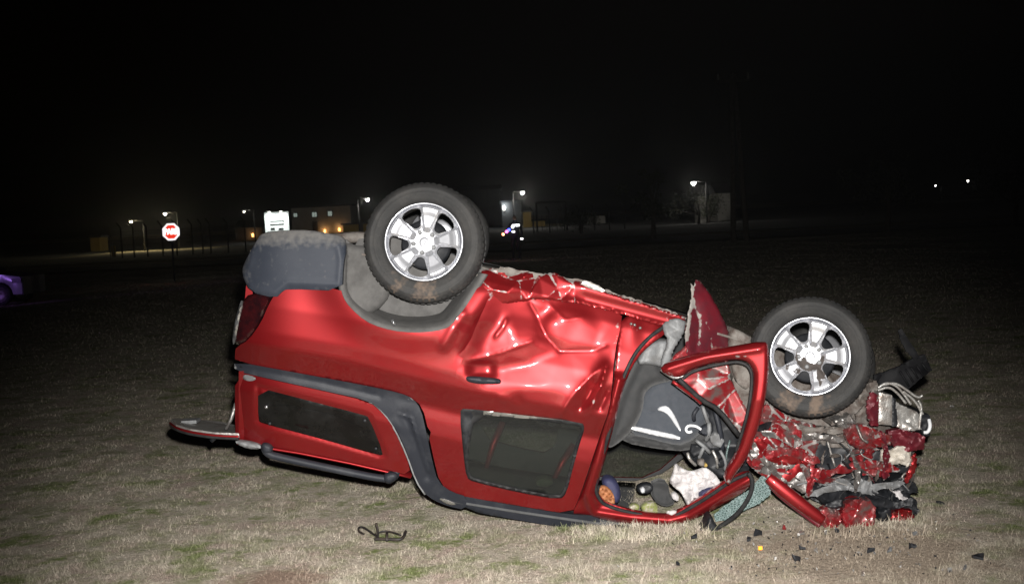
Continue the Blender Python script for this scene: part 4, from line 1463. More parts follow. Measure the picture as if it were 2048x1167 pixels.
# --- wheels
def wheel(cx, cy, off, n, R, label, rim_c=(0, 0), mud=0.5, seed=1, spin=0.0, part=CAR):
    c = W(cx, cy, off)
    e = empty('wheel', c, part)
    nrm = Vector(n).normalized()            # outward axle direction
    y = -nrm
    z = (Vector((0, 0, 1)) - y * y.z).normalized()
    x = y.cross(z)
    e.rotation_euler = Matrix((x, y, z)).transposed().to_euler()
    if label:
        e['label'] = label
    hw = 0.108
    Ri = R * 0.655
    prof = [(Ri * .99, hw * .2), (Ri * .985, -hw * .78), (Ri * 1.015, -hw * 1.0), (Ri * 1.05, -hw * 1.06), (Ri * 1.10, -hw * 1.12), (R * .79, -hw * 1.17), (R * .80, -hw * 1.185), (R * .815, -hw * 1.175), (R * .87, -hw * 1.13), (R * .875, -hw * 1.14), (R * .90, -hw * 1.10), (R * .94, -hw * 1.0), (R * .965, -hw * .9),
            (R * .985, -hw * .74), (R * .988, -hw * .60), (R * .965, -hw * .57), (R * .965, -hw * .48), (R * .995, -hw * .45), (R, -hw * .1), (R * .972, -hw * .07), (R * .972, hw * .05), (R, hw * .08), (R * .995, hw * .45), (R * .965, hw * .48), (R * .965, hw * .57), (R * .988, hw * .6), (R * .965, hw * .9), (R * .87, hw * 1.13), (Ri * 1.02, hw), (Ri * .99, hw * .78), (Ri * .99, hw * .2)]
    rr = np.random.default_rng(seed)
    ph = rr.uniform(0, 6.28, 4)

    def wf(vx, vy, vz):
        a = math.atan2(vz, vx)
        r = math.hypot(vx, vz) / R
        d = max(0, math.cos(a + math.pi / 2 + 0.12)) ** 4 * (r > .66) * (r < .99)
        return mud * d * (0.75 + .35 * math.sin(9 * a + ph[0]) + .3 * math.sin(17 * a + 8 * r + ph[1]))
    ty = lathe('tyre', prof, 96, RUB, e, wf)
    # tread lugs: shoulder blocks all round
    V, Fc = [], []
    for k in range(60):
        a = 2 * math.pi * k / 60
        for s in (-1, 1):
            i0 = len(V)
            for (r, yy) in ((R * .945, hw * 1.0), (R * .99, hw * .80), (R * 1.004, hw * .62), (R * .96, hw * .62)):
                for da in (-.034, .034):
                    V.append((r * math.cos(a + da), s * yy, r * math.sin(a + da)))
            for q in range(3):
                Fc.append((i0 + 2 * q, i0 + 2 * q + 1, i0 + 2 * q + 3, i0 + 2 * q + 2))
            Fc.append((i0, i0 + 2, i0 + 4, i0 + 6)); Fc.append((i0 + 1, i0 + 7, i0 + 5, i0 + 3))
    tb = mk('tread_block', V, Fc, RUB, ty, False, None, True)
    tb['kind'] = 'stuff'
    # ---- alloy: face with five windows
    ang = [math.radians(a) + spin for a in (76, 4, -68, -140, 148)]
    holes = []
    for i in range(5):
        m = ang[i] + math.radians(36)
        pts = []
        for (da, r) in ((-11, .40), (11, .40), (15, .52), (19.5, .80), (14, .88), (0, .90), (-14, .88), (-19.5, .80), (-15, .52)):
            a = m + math.radians(da)
            pts.append((Ri * r * math.cos(a), Ri * r * math.sin(a)))
        holes.append(chaikin(np.array(pts), 1))
    circ = [(Ri * .945 * math.cos(t), Ri * .945 * math.sin(t)) for t in np.linspace(0, 2 * math.pi, 96, endpoint=False)]
    v, t, ed = fill2d(np.array(circ), holes, 0.005, 0)
    r = np.hypot(v[:, 0], v[:, 1]) / Ri
    th = np.arctan2(v[:, 1], v[:, 0])
    yo = np.full(len(v), -hw * .62)
    # dish: spokes fall towards the hub
    yo = yo - 0.018 * np.clip((r - .25) / .5, 0, 1) * (r < .93) + 0.004
    for a in ang:
        d = (th - a + math.pi) % (2 * math.pi) - math.pi
        lat = np.abs(np.sin(d)) * r * Ri
        on = np.cos(d) > 0.5
        w0 = 0.020 + 0.034 * np.clip((r - .30) / .55, 0, 1)
        plate = np.clip((w0 - lat) / 0.010, 0, 1)
        env = np.clip((r - .26) / .12, 0, 1) * np.clip((.95 - r) / .05, 0, 1)
        yo = yo - 0.016 * plate * on * env
        # broad facet at the outer end of each spoke
        yo = yo - 0.010 * np.clip((r - .66) / .18, 0, 1) * np.clip((.94 - r) / .08, 0, 1) * on * np.clip((w0 * 1.2 - lat) / .012, 0, 1)
    hr = np.full(len(v), 1e9)
    for h in holes:
        hr = np.minimum(hr, polydist(v, h))
    yo = yo - 0.007 * np.exp(-(hr / 0.006) ** 2) * (r < .93)
    hub = np.clip((.23 - r) / .03, 0, 1)
    yo = yo - 0.003 * np.clip((.12 - r) / .02, 0, 1)
    P = np.stack([v[:, 0] + rim_c[0], yo, v[:, 1] + rim_c[1]], 1)
    Q = P.copy(); Q[:, 1] += 0.045
    # triangles were oriented for pixel space; flip for local XZ
    V, Fc = sheet(P, Q, t[:, ::-1])
    wr = None
    if mud > 0.7:
        g1, g2 = nz(41, .018), nz(42, .035)
        m_ = 0.62 * np.clip(g1(v) * .5 + g2(v) * .5, 0, 1) * np.clip((-v[:, 1] / Ri + .35) * 1.4, 0, 1) + 0.6 * np.clip(.6 + g2(v), 0, 1) * (r < .36) * (r > .1) + 0.3 * np.clip(g2(v), 0, 1) * (hr > .006)
        wr = {'wear': np.concatenate([m_, m_])}
    rim = mk('rim', V, Fc, ALLOY, e, True, wr, True)
    sharp_edges(rim.data, 75)
    lathe('rim_lip', [(Ri * .90, -hw * .5), (Ri * .935, -hw * .70), (Ri * .945, -hw * .86), (Ri * .955, -hw * .93), (Ri * .975, -hw * .95), (Ri * .992, -hw * .92), (Ri * 1.0, -hw * .80)], 96, ALLOY, e)
    lathe('rim_barrel', [(Ri * .985, -hw * .8), (Ri * .95, -hw * .62), (Ri * .93, hw * .2), (Ri * .95, hw * .9), (Ri * 1.0, hw)], 56, STEEL, e)
    lathe('brake_drum', [(0.001, hw * .25), (R * .38, hw * .25), (R * .42, hw * .4), (R * .42, hw * 1.1), (0.001, hw * 1.15)], 36, BLK, e)
    for k in range(5):
        a = ang[k] + math.radians(36)
        lx, lz = .27 * Ri * math.cos(a), .27 * Ri * math.sin(a)
        V, Fc = [], []
        y0 = -hw * .62 - 0.006
        for (rr_, yy) in ((.0135, y0 + .012), (.0135, y0 - .010), (.009, y0 - .015)):
            for q in range(6):
                V.append((lx + rr_ * math.cos(q * math.pi / 3) + rim_c[0], yy, lz + rr_ * math.sin(q * math.pi / 3) + rim_c[1]))
        for j in range(2):
            for q in range(6):
                Fc.append((j * 6 + q, j * 6 + (q + 1) % 6, (j + 1) * 6 + (q + 1) % 6, (j + 1) * 6 + q))
        Fc.append(tuple(range(12, 18)))
        mk('lug_nut', V, Fc, GREYP, e, False, None, True)
    y0 = -hw * .62 - 0.008
    V = [(rim_c[0] + a * .011, y0 - .006, rim_c[1] + b * .015) for a, b in ((0, 1), (1, 0), (0, -1), (-1, 0))] + [(rim_c[0] + a * .005, y0 - .006, rim_c[1] + b * .008) for a, b in ((0, 1), (1, 0), (0, -1), (-1, 0))]
    V += [(x_, y_ + .004, z_) for x_, y_, z_ in V]
    Fc = []
    for i in range(4):
        j = (i + 1) % 4
        Fc += [(i, j, 4 + j, 4 + i), (8 + i, 12 + i, 12 + j, 8 + j), (i, 8 + i, 8 + j, j), (4 + i, 4 + j, 12 + j, 12 + i)]
    mk('emblem', V, Fc, BLK, e, False, None, True)
    return e


wheel(851, 487, 0.08, (-0.02, -1, 0.13), 0.326, 'rear wheel with clean silver rim, mud on lower sidewall', mud=.6, seed=1)
wheel(1620, 714, 0.04, (-0.24, -1, 0.19), 0.326, 'front wheel with mud-spattered silver rim, pushed back by the crash', mud=.72, seed=2, spin=math.radians(-4))
# far wheels, seen past the near ones
for (x, y, lab) in ((851, 487, None), (1800, 800, None)):
    p = W(x, y, 0.08)
    e = empty('wheel', (p.x, 2 * MID - p.y, p.z), CAR)
    R = .326
    lathe('tyre', [(R * .65, -.09), (R * .8, -.125), (R * .94, -.11), (R, -.06), (R, .06), (R * .94, .11), (R * .8, .125), (R * .65, .09)], 48, RUB, e)
    lathe('rim', [(0.001, .05), (R * .3, .06), (R * .6, .05), (R * .655, .1), (R * .655, -.09), (.001, -.06)], 32, ALLOY, e)
# rear axle beam and springs
tube('rear_axle', [W(851, 492, 0.2), W(851, 492, 1.5)], 0.05, DIRTM, CAR, 10)
tube('exhaust', smooth_path([W(640, 480, .7), W(760, 470, .7), W(950, 545, .6), W(1200, 590, .6), W(1400, 665, .6)]), 0.035, DIRTM, CAR, 8)

# --- floor pan, roof and far flank
def span(name, line, o0, o1, material, crown=0.0, dz=0.0, n=6, wearv=None, parent=CAR):
    """a sheet across the car between the near line (px) and its mirror on the far flank"""
    q = resample_open(line, 30)
    A = Wn(q, np.full(len(q), o0))
    rows = []
    for j in range(n + 1):
        f = j / n
        P = A.copy()
        P[:, 1] = A[:, 1] + f * (2 * (MID - D0) - o0 - o1)
        P[:, 2] = A[:, 2] + dz * f + crown * 4 * f * (1 - f)
        rows.append(P)
    m = len(q)
    V = np.vstack(rows)
    Fc = [(j * m + i, j * m + i + 1, (j + 1) * m + i + 1, (j + 1) * m + i) for j in range(n) for i in range(m - 1)]
    o = mk(name, V, Fc, material, parent)
    o.modifiers.new('s', 'SOLIDIFY').thickness = 0.012
    return o


def resample_open(line, sp):
    out = []
    for a, b in zip(line[:-1], line[1:]):
        a, b = np.array(a, float), np.array(b, float)
        k = max(1, int(np.hypot(*(b - a)) / sp))
        for j in range(k):
            out.append(a + (b - a) * j / k)
    out.append(np.array(line[-1], float))
    return np.array(out)


span('floor_pan', [(500, 500), (690, 500), (1000, 556), (1370, 645), (1520, 690)], 0.10, 0.10, DIRTM, 0.0)
span('roof', [(905, 1000), (1040, 1022), (1190, 1044), (1340, 1054), (1380, 1046)], 0.30, 0.30, HEADL, -0.01)
span('canopy_roof', [(474, 884), (600, 904), (700, 924), (822, 952)], 0.30, 0.30, RED, -0.02)
span('bed_floor', [(480, 730), (700, 768), (880, 800)], 0.2, 0.2, BLK, 0.0)
span('cab_rear_wall', [(880, 700), (905, 870), (925, 975)], 0.4, 0.4, HEADL, 0.0)
far = [(480, 600), (500, 490), (690, 490), (1010, 556), (1370, 645), (1500, 700), (1535, 940), (1460, 985), (1345, 1045), (1200, 1038), (934, 1000), (820, 950), (480, 880)]
fwin = [(1215, 850), (1480, 850), (1450, 975), (1345, 1039), (1270, 1036), (1206, 1031), (1202, 960)]
rw2 = [(935, 838), (1040, 846), (1150, 858), (1140, 930), (1120, 988), (1040, 974), (950, 950)]
panel('far_flank', far, lambda v: body(v) + 0.03, RED, CAR, holes=[rw2, fwin], sp=14, th=0.03, roll=None, mirror=MID, back=SEATD)
panel('far_door_window', [(1218, 853), (1477, 853), (1448, 972), (1345, 1037), (1270, 1034), (1208, 1029), (1204, 960)], lambda v: body(v) + 0.04, glass_mat('dark_tinted_glass', (0.66, 0.68, 0.66), 0.03), CAR, sp=16, th=0.004, roll=None, mirror=MID)  # tinted pane added to dim the ground seen through the cab
for (a, b) in (((1006, 842), (972, 936)), ((1148, 888), (1106, 962))):
    tube('far_pillar', [W(a[0], a[1], 1.43), W((a[0] + b[0]) / 2 - 3, (a[1] + b[1]) / 2, 1.40), W(b[0], b[1], 1.36)], [0.026, 0.024, 0.016], RED, CAR, 8)

# --- interior: seats hang from the floor
seat = panel('front_seat', [(1286, 770), (1330, 752), (1390, 762), (1428, 800), (1420, 850), (1372, 892), (1330, 886), (1255, 868), (1268, 830)], lambda v: 0.36 + 0.0006 * np.abs(v[:, 0] - 1340) + 0.012 * crease(v, [(1342, 790), (1348, 820)], 1, 4, False) + 0.01 * crease(v, [(1285, 820), (1318, 822)], 1, 3, False), SEAT, CAR, sp=6, th=0.32, roll=(16, 0.05), rnd=1)
panel('seat_bolster', [(1256, 762), (1274, 722), (1300, 700), (1330, 690), (1322, 740), (1352, 760), (1310, 768), (1288, 784), (1287, 818), (1268, 858), (1240, 884), (1216, 898), (1214, 880), (1230, 830), (1242, 790)], lambda v: 0.30, SEATD, CAR, sp=6, th=0.34, roll=(18, 0.06), rnd=2)
panel('seat_base_edge', [(1252, 868), (1330, 880), (1372, 890), (1420, 870), (1418, 886), (1375, 902), (1320, 898), (1245, 884)], 0.40, SEATD, CAR, sp=6, th=0.25, roll=(8, 0.03))
panel('seat_stripe', [(1260, 851), (1300, 859), (1361, 872), (1359, 880), (1300, 868), (1261, 858)], 0.33, WHT, seat, sp=4, th=0.03, roll=(4, 0.01))
panel('seat_stripe', [(1314, 820), (1322, 813), (1335, 811), (1346, 824), (1360, 852), (1362, 864), (1352, 852), (1338, 830), (1326, 822)], 0.335, WHT, seat, sp=4, th=0.03, roll=(4, 0.012))
ptube('seat_stripe', [(1402, 858, .33), (1392, 851, .33), (1376, 850, .33), (1371, 858, .33), (1376, 865, .33), (1384, 862, .33)], 0.008, WHT, seat, sm=2)
panel('seat_rail', [(1290, 690), (1330, 676), (1345, 690), (1330, 735), (1300, 728), (1272, 728)], lambda v: 0.22 + 0.015 * nz(11, 12)(v), GREYP, CAR, sp=5, th=0.1, roll=(6, 0.02))
# grey torn metal strip at the aperture's top corner
CRt = Crumple(5, (1310, 630, 1380, 750), 14, 0.02)
panel('torn_inner_sill', [(1322, 652), (1336, 639), (1370, 636), (1372, 655), (1364, 672), (1350, 690), (1338, 730), (1324, 736), (1322, 720), (1338, 680)], lambda v: 0.03 + CRt(v), GREYP, CAR, sp=4, th=0.02, roll=(3, 0.01), jit=1)

# dashboard mass, column and trims pushed back into the cabin
dash = panel('dashboard', [(1400, 800), (1440, 790), (1500, 850), (1500, 960), (1450, 960), (1405, 935), (1370, 915), (1385, 890), (1425, 865)], lambda v: 0.42 + Crumple(8, (1360, 780, 1510, 970), 30, 0.05)(v), BLK, CAR, sp=5, th=0.9, roll=(8, 0.03), jit=1)
r_ = np.random.default_rng(12)
for (x0, y0, x1, y1, rad, m_) in ((1405, 812, 1418, 850, .012, GREYP), (1418, 845, 1412, 880, .014, GREYP), (1392, 880, 1420, 905, .012, GREYP), (1430, 820, 1445, 900, .016, TRIM), (1440, 900, 1450, 940, .01, GREYP), (1375, 905, 1392, 930, .01, SILV), (1460, 880, 1452, 925, .006, CRAZED), (1396, 815, 1388, 840, .012, TRIM), (1410, 890, 1398, 915, .012, GREYP), (1425, 900, 1435, 935, .009, SILV)):
    ptube('dash_bracket', [(x0, y0, .36), ((x0 + x1) / 2 + r_.normal(0, 4), (y0 + y1) / 2, .34), (x1, y1, .38)], rad, m_, CAR, sm=1, seg=6)
for k, (x, y, s, m_) in enumerate(((1403, 925, 9, DIRTM), (1432, 880, 14, GREYP), (1412, 862, 12, TRIM), (1395, 900, 14, BLK), (1444, 925, 10, BLK), (1411, 930, 4, OCHRE))):
    a = np.linspace(0, 2 * math.pi, 7, endpoint=False) + k
    rad = s * r_.uniform(.7, 1.25, 7)
    ou = [(x + q * math.cos(t), y + q * math.sin(t)) for q, t in zip(rad, a)]
    panel('dash_fragment', ou, lambda v, k=k: 0.34 + Crumple(50 + k, (1360, 780, 1480, 960), 90, 0.02)(v), m_, CAR, sp=3, th=0.03, roll=(3, 0.01), rnd=0)

# deflated airbag: folded cloth
bag = [(1350, 924), (1362, 934), (1378, 942), (1392, 940), (1409, 933), (1424, 942), (1437, 955), (1445, 976), (1443, 985), (1436, 975), (1420, 974), (1404, 984), (1402, 1005), (1396, 1006), (1390, 992), (1384, 1010), (1377, 1016), (1370, 1000), (1362, 984), (1346, 972), (1338, 962), (1346, 945)]
panel('airbag', bag, lambda v: 0.27 + Crumple(77, (1330, 920, 1450, 1020), 40, 0.035)(v)+ Crumple(78, (1330, 920, 1450, 1020), 160, 0.022)(v), CLOTH, CAR, sp=2, th=0.012, roll=(3, 0.01), rnd=1)

# --- front door: torn skin and bent window frame
CRf = Crumple(61, (1360, 550, 1520, 880), 40, 0.035)
panel('front_door_skin', [(1381, 566), (1387, 572), (1393, 559), (1402, 563), (1422, 590), (1445, 633), (1457, 665), (1458, 700), (1440, 708), (1376, 712), (1370, 672), (1375, 636), (1384, 590)], lambda v: -0.02 + CRf(v) * 0.5 + 0.0022 * (v[:, 0] - 1380) + 0.02 * crease(v, [(1388, 600), (1400, 650), (1392, 700)], 1, 8), REDI, CAR, sp=4, th=0.015, roll=(3, 0.008), rnd=0, jit=0.7,
      wear=lambda v, ed: 0.72 * crease(v, [(1386, 570), (1384, 600), (1378, 640), (1374, 680)], 1, 5, False) + 0.6 * crease(v, [(1386, 600), (1400, 640), (1398, 690)], 1, 4, False) + 0.5 * crease(v, [(1402, 630), (1420, 660), (1425, 700)], 1, 4) + 0.4 * (ed < 2))
panel('front_door_skin', [(1335, 725), (1372, 690), (1376, 670), (1395, 690), (1455, 695), (1462, 760), (1500, 830), (1498, 860), (1478, 866), (1440, 815), (1400, 797), (1362, 760)], lambda v: 0.06 + CRf(v), REDM, CAR, sp=4, th=0.015, roll=(3, 0.01), rnd=0, jit=0.8,
      wear=lambda v, ed: 0.66 * np.exp(-(CRf.edge(v) / 3.0) ** 2) * (v[:, 0] > 1395) + 0.4 * (ed < 2.5))
ptube('torn_edge', [(1322, 738), (1335, 748), (1350, 756), (1372, 750)], 0.010, STEEL, CAR, off=-0.02, sm=1)
panel('door_inner_strip', [(1462, 656), (1480, 660), (1510, 680), (1505, 720), (1500, 770), (1490, 780), (1470, 760), (1458, 700)], lambda v: 0.12 + 0.02 * nz(14, 14)(v), DIRTM, CAR, sp=5, th=0.2, roll=(4, 0.01))
fr = [(1319, 741), (1334, 724), (1407, 703), (1470, 692), (1529, 682), (1538, 690), (1538, 744), (1531, 800), (1517, 857), (1494, 916), (1464, 958), (1456, 974), (1447, 948), (1476, 903), (1495, 842), (1504, 802), (1510, 752), (1504, 732), (1490, 720), (1466, 718), (1422, 726), (1381, 738), (1366, 752), (1345, 754)]


def o_fr(v):
    x = v[:, 0]
    return -0.07 - 0.10 * np.clip((x - 1330) / 200, 0, 1) + 0.10 * np.clip((v[:, 1] - 800) / 160, 0, 1) - 0.010 * crease(v, [(1335, 738), (1410, 715), (1520, 698)], 1, 5, False)


dfr = panel('window_frame_arm', fr, o_fr, RED, CAR, sp=4, th=0.035, roll=(9, 0.022), rnd=1,
            wear=lambda v, ed: 0.7 * np.exp(-((v[:, 0] - 1335) / 16) ** 2 - ((v[:, 1] - 752) / 10) ** 2) + 0.7 * np.exp(-((v[:, 0] - 1458) / 10) ** 2 - ((v[:, 1] - 962) / 8) ** 2) + 0.55 * crease(v, [(1470, 712), (1490, 712)], 1, 4))
ptube('window_seal', [(1366, 756, -.06), (1384, 742, -.07), (1422, 731, -.09), (1466, 723, -.11), (1487, 725, -.12), (1500, 735, -.13), (1505, 755, -.13), (1500, 802, -.12), (1491, 842, -.10), (1472, 903, -.04)], 0.009, SEAL, dfr, sm=2)
ptube('door_belt_rail', [(1358, 758, -.05), (1402, 799, -.02), (1437, 817, 0), (1478, 870, .02)], 0.014, SEAL, dfr, sm=1)
ptube('door_belt_edge', [(1345, 762, -.05), (1392, 796, -.02), (1402, 806, -.01)], 0.010, RED, dfr, sm=1)

# --- windscreen remains and A pillar rubber
panel('windscreen', [(1427, 1028), (1460, 1003), (1498, 978), (1525, 950), (1544, 964), (1541, 987), (1520, 1006), (1482, 1022), (1456, 1038), (1432, 1042)], lambda v: 0.20 - 0.0008 * (v[:, 0] - 1430) + Crumple(91, (1420, 940, 1550, 1050), 12, 0.02)(v), CRAZED, CAR, sp=4, th=0.006, roll=None, rnd=0, jit=0.6)
ptube('windscreen_rubber', [(1497, 945, -.01), (1506, 960, -.01), (1502, 988, 0), (1480, 1022, .05), (1456, 1042, .1), (1430, 1058, .14), (1400, 1064, .2), (1340, 1064, .25), (1290, 1060, .27), (1230, 1052, .27)], 0.013, SEAL, CAR, sm=2)
panel('door_mirror', [(1416, 1034), (1424, 1030), (1430, 1045), (1440, 1058), (1436, 1066), (1412, 1064), (1400, 1062), (1410, 1052)], 0.10, BLK, CAR, sp=4, th=0.12, roll=(5, 0.02), rnd=1)
# ------------------------------------------------------------------ crushed front end
def chunk(name, out, base, amp, n, material, seed, wear=0.0, wd=3.0, th=0.02, jit=1.0, sp=3.5, slope=(0, 0), rnd=0, roll=(2, 0.004), parent=CAR, extra=None, label=None):
    o = np.array(out, float)
    box_ = (o[:, 0].min() - 5, o[:, 1].min() - 5, o[:, 0].max() + 5, o[:, 1].max() + 5)
    C = Crumple(seed, box_, n * 1.5, amp * 1.15)
    C2 = Crumple(seed + 1000, box_, n * 6, amp * .28)
    c0 = o.mean(0)

    def off(v):
        r = base + C(v) + C2(v) + slope[0] * (v[:, 0] - c0[0]) + slope[1] * (v[:, 1] - c0[1])
        if extra is not None:
            r = r + extra(v)
        return r
    wf = None
    if wear:
        wn = nz(seed, 14)
        wf = lambda v, ed: wear * np.exp(-(C.edge(v) / wd) ** 2) * (0.75 + .35 * wn(v)) + 0.35 * wear * (ed < 2)
    ob = panel(name, out, off, material, parent, sp=sp, th=th, roll=roll, rnd=rnd, wear=wf, jit=jit, seed=seed, crisp=28)
    if label:
        ob['label'] = label
    return ob


# backing masses: engine and crushed inner structure, real depth across the car
chunk('engine_bay_mass', [(1462, 700), (1530, 690), (1700, 760), (1760, 800), (1830, 870), (1830, 960), (1780, 1010), (1640, 1000), (1560, 960), (1500, 930), (1480, 860)], 0.42, 0.06, 40, DIRTM, 101, th=0.9, sp=7)
chunk('engine_block', [(1610, 880), (1700, 870), (1790, 890), (1800, 985), (1785, 1020), (1690, 1030), (1620, 995), (1600, 940)], 0.30, 0.07, 30, BLK, 102, th=0.7, sp=5)
chunk('inner_wing', [(1458, 690), (1500, 672), (1530, 700), (1525, 800), (1560, 850), (1640, 855), (1700, 860), (1650, 900), (1560, 880), (1500, 850), (1470, 800)], 0.22, 0.04, 30, DIRTM, 103, th=0.1, sp=5)
# crumpled wing with its paint crazed off along the folds
chunk('front_wing', [(1498, 850), (1512, 826), (1535, 806), (1562, 822), (1590, 840), (1630, 848), (1642, 872), (1630, 912), (1616, 936), (1582, 962), (1552, 964), (1516, 946), (1494, 925), (1496, 885)], 0.09, 0.055, 24, REDM, 104, wear=0.95, wd=3.2, sp=2.5)
chunk('front_wing', [(1500, 880), (1516, 872), (1560, 905), (1600, 915), (1606, 926), (1560, 930), (1520, 912)], 0.03, 0.03, 8, RED, 105, wear=0.6, wd=2.5, sp=2.6)
chunk('front_wing', [(1540, 840), (1572, 838), (1600, 852), (1612, 884), (1590, 896), (1560, 880), (1544, 862)], 0.03, 0.03, 14, REDM, 106, wear=0.95, wd=3.4, sp=2.5)
chunk('torn_panel', [(1556, 958), (1590, 930), (1622, 912), (1618, 925), (1580, 962)], 0.05, 0.012, 6, RED, 107, wear=0.2, sp=4)
chunk('bent_bracket', [(1572, 958), (1612, 934), (1620, 936), (1619, 984), (1606, 986), (1574, 968)], 0.10, 0.02, 8, STEEL, 108, sp=4, label='flat grey torn metal bracket')
chunk('bent_bracket', [(1500, 905), (1540, 890), (1552, 900), (1548, 925), (1590, 930), (1585, 938), (1540, 935), (1545, 950), (1520, 945), (1535, 920), (1505, 912)], 0.045, 0.025, 14, STEEL, 109, sp=3)
# wings' lower folds over the black box
chunk('battery_box', [(1632, 890), (1655, 882), (1662, 895), (1698, 896), (1700, 940), (1690, 946), (1640, 944), (1630, 920)], 0.14, 0.012, 5, BLK, 110, th=0.2, sp=4, jit=.3)
ptube('hose', [(1652, 870, .10), (1660, 900, .10), (1670, 932, .10)], 0.006, SILV, CAR, sm=1)
chunk('torn_panel', [(1620, 930), (1625, 905), (1630, 940), (1628, 970), (1621, 968)], 0.10, 0.01, 4, REDM, 111, wear=.4, sp=3)
chunk('torn_panel', [(1625, 935), (1650, 935), (1656, 950), (1640, 962), (1624, 964)], 0.11, 0.02, 6, REDM, 112, wear=.5, sp=3)
chunk('crushed_rail', [(1640, 870), (1690, 868), (1720, 880), (1712, 902), (1690, 896), (1660, 898), (1640, 885)], 0.16, 0.03, 12, DIRTM, 113, sp=3)
chunk('slam_panel', [(1690, 862), (1700, 850), (1724, 848), (1760, 862), (1782, 872), (1780, 888), (1752, 894), (1718, 898), (1696, 884)], 0.02, 0.03, 16, REDM, 114, wear=.5, sp=3, th=.05)
ptube('torn_edge', [(1713, 850, 0), (1718, 862, -.02), (1724, 878, -.03), (1736, 884, -.03)], 0.008, STEEL, CAR, sm=1)
chunk('slam_panel', [(1776, 862), (1800, 858), (1838, 866), (1850, 875), (1848, 898), (1820, 902), (1792, 896), (1780, 884)], 0.05, 0.03, 14, REDI, 115, wear=.3, sp=3, th=.05)
chunk('torn_panel', [(1700, 900), (1740, 894), (1760, 898), (1748, 915), (1720, 925), (1700, 920)], 0.08, 0.025, 10, REDM, 116, wear=.5, sp=3)
chunk('torn_panel', [(1712, 935), (1730, 928), (1752, 935), (1780, 948), (1776, 954), (1740, 950), (1715, 948)], 0.06, 0.02, 10, REDM, 117, wear=.5, sp=3)
chunk('grey_undertray', [(1635, 962), (1680, 955), (1720, 958), (1742, 962), (1757, 988), (1735, 988), (1700, 980), (1680, 968), (1640, 970)], 0.07, 0.03, 14, GREYP, 118, sp=3)
chunk('shredded_liner', [(1610, 972), (1640, 968), (1700, 985), (1760, 985), (1790, 970), (1800, 1000), (1760, 1020), (1700, 1020), (1650, 1010)], 0.12, 0.05, 22, BLK, 119, sp=4, th=.1)
chunk('headlamp_remains', [(1762, 902), (1770, 896), (1784, 900), (1797, 890), (1810, 893), (1824, 900), (1826, 920), (1816, 933), (1800, 926), (1780, 930), (1764, 922)], 0.06, 0.035, 22, mat('cream_plastic', (0.58, 0.54, 0.48), 0.6, col2=(0.4, 0.36, 0.3), scale=25), 120, sp=2.6, label='crushed cream plastic headlamp housing')
chunk('headlamp_bezel', [(1735, 908), (1762, 900), (1766, 925), (1800, 932), (1826, 930), (1815, 945), (1780, 945), (1745, 935)], 0.09, 0.02, 12, BLK, 121, sp=3)
chunk('torn_panel', [(1824, 912), (1832, 905), (1834, 930), (1826, 950), (1816, 965), (1808, 962), (1814, 945), (1822, 930)], 0.03, 0.015, 6, RED, 122, sp=3)
# radiator, condenser and their tubes
rad_ = chunk('radiator', [(1758, 784), (1784, 790), (1784, 850), (1757, 848)], 0.06, 0.004, 4, SILV, 123, th=.5, sp=4, jit=.3, label='bare silver radiator core')
chunk('condenser', [(1790, 802), (1838, 826), (1842, 858), (1812, 862), (1792, 852)], 0.09, 0.016, 10, SILV, 124, th=.4, sp=3.5)
chunk('radiator_gap', [(1783, 792), (1792, 798), (1796, 852), (1784, 852)], 0.085, 0.006, 3, BLK, 125, th=.3, sp=4, jit=.3)
chunk('torn_panel', [(1734, 800), (1744, 782), (1757, 790), (1757, 850), (1742, 850), (1734, 830)], 0.05, 0.02, 8, REDI, 126, wear=.4, sp=3)
chunk('torn_panel', [(1712, 830), (1732, 806), (1734, 850), (1712, 856)], 0.09, 0.02, 6, DIRTM, 127, sp=3)
for pts in ([(1756, 775), (1772, 764), (1792, 770), (1806, 785), (1822, 808)], [(1756, 780), (1778, 772), (1796, 786), (1812, 806)], [(1762, 770), (1790, 764), (1812, 778), (1836, 796), (1845, 790)], [(1806, 782), (1830, 800), (1846, 828)], [(1836, 800), (1844, 812), (1840, 840), (1838, 858)]):
    ptube('coolant_pipe', [(x, y, .06) for x, y in pts], 0.0075, SILV, CAR, sm=2, seg=8)
ptube('hook', [(1858, 838, .08), (1861, 852, .06), (1856, 864, .06), (1848, 864, .07)], 0.010, WHT, CAR, sm=2)
chunk('front_bumper_remains', [(1842, 830), (1856, 826), (1864, 838), (1860, 870), (1846, 872), (1840, 850)], 0.14, 0.02, 6, BLK, 128, th=.3, sp=4)
# black splash shield standing up behind the wheel
chunk('splash_shield', [(1748, 750), (1772, 742), (1802, 730), (1826, 716), (1850, 708), (1864, 740), (1842, 756), (1815, 780), (1776, 770), (1750, 766)], 0.35, 0.03, 8, mat('matt_black_plastic', (0.004, 0.004, 0.005), 0.7, spec=0.2, col2=(0.008, 0.008, 0.009), scale=12), 129, sp=4, th=.02, jit=.4)
chunk('torn_trim_blade', [(1796, 660), (1803, 656), (1816, 678), (1832, 700), (1840, 716), (1830, 720), (1812, 702), (1802, 682)], 0.33, 0.015, 5, MATS['matt_black_plastic'], 140, sp=4, th=.012, jit=.4)
for i_ in range(5):
    ptube('shield_rib', [(1800 + 11 * i_, 742 - 4 * i_, .30), (1818 + 9 * i_, 772 - 8 * i_, .30)], 0.006, MATS['matt_black_plastic'], CAR, sm=0, seg=6)
chunk('wheel_hub_mount', [(1690, 800), (1730, 770), (1752, 760), (1762, 780), (1740, 800), (1720, 830), (1690, 850), (1660, 850)], 0.16, 0.04, 14, DIRTM, 130, sp=4, th=.3)
chunk('control_arm', [(1668, 840), (1700, 828), (1712, 842), (1700, 862), (1680, 856)], 0.06, 0.03, 10, STEEL, 131, sp=3, th=.1)
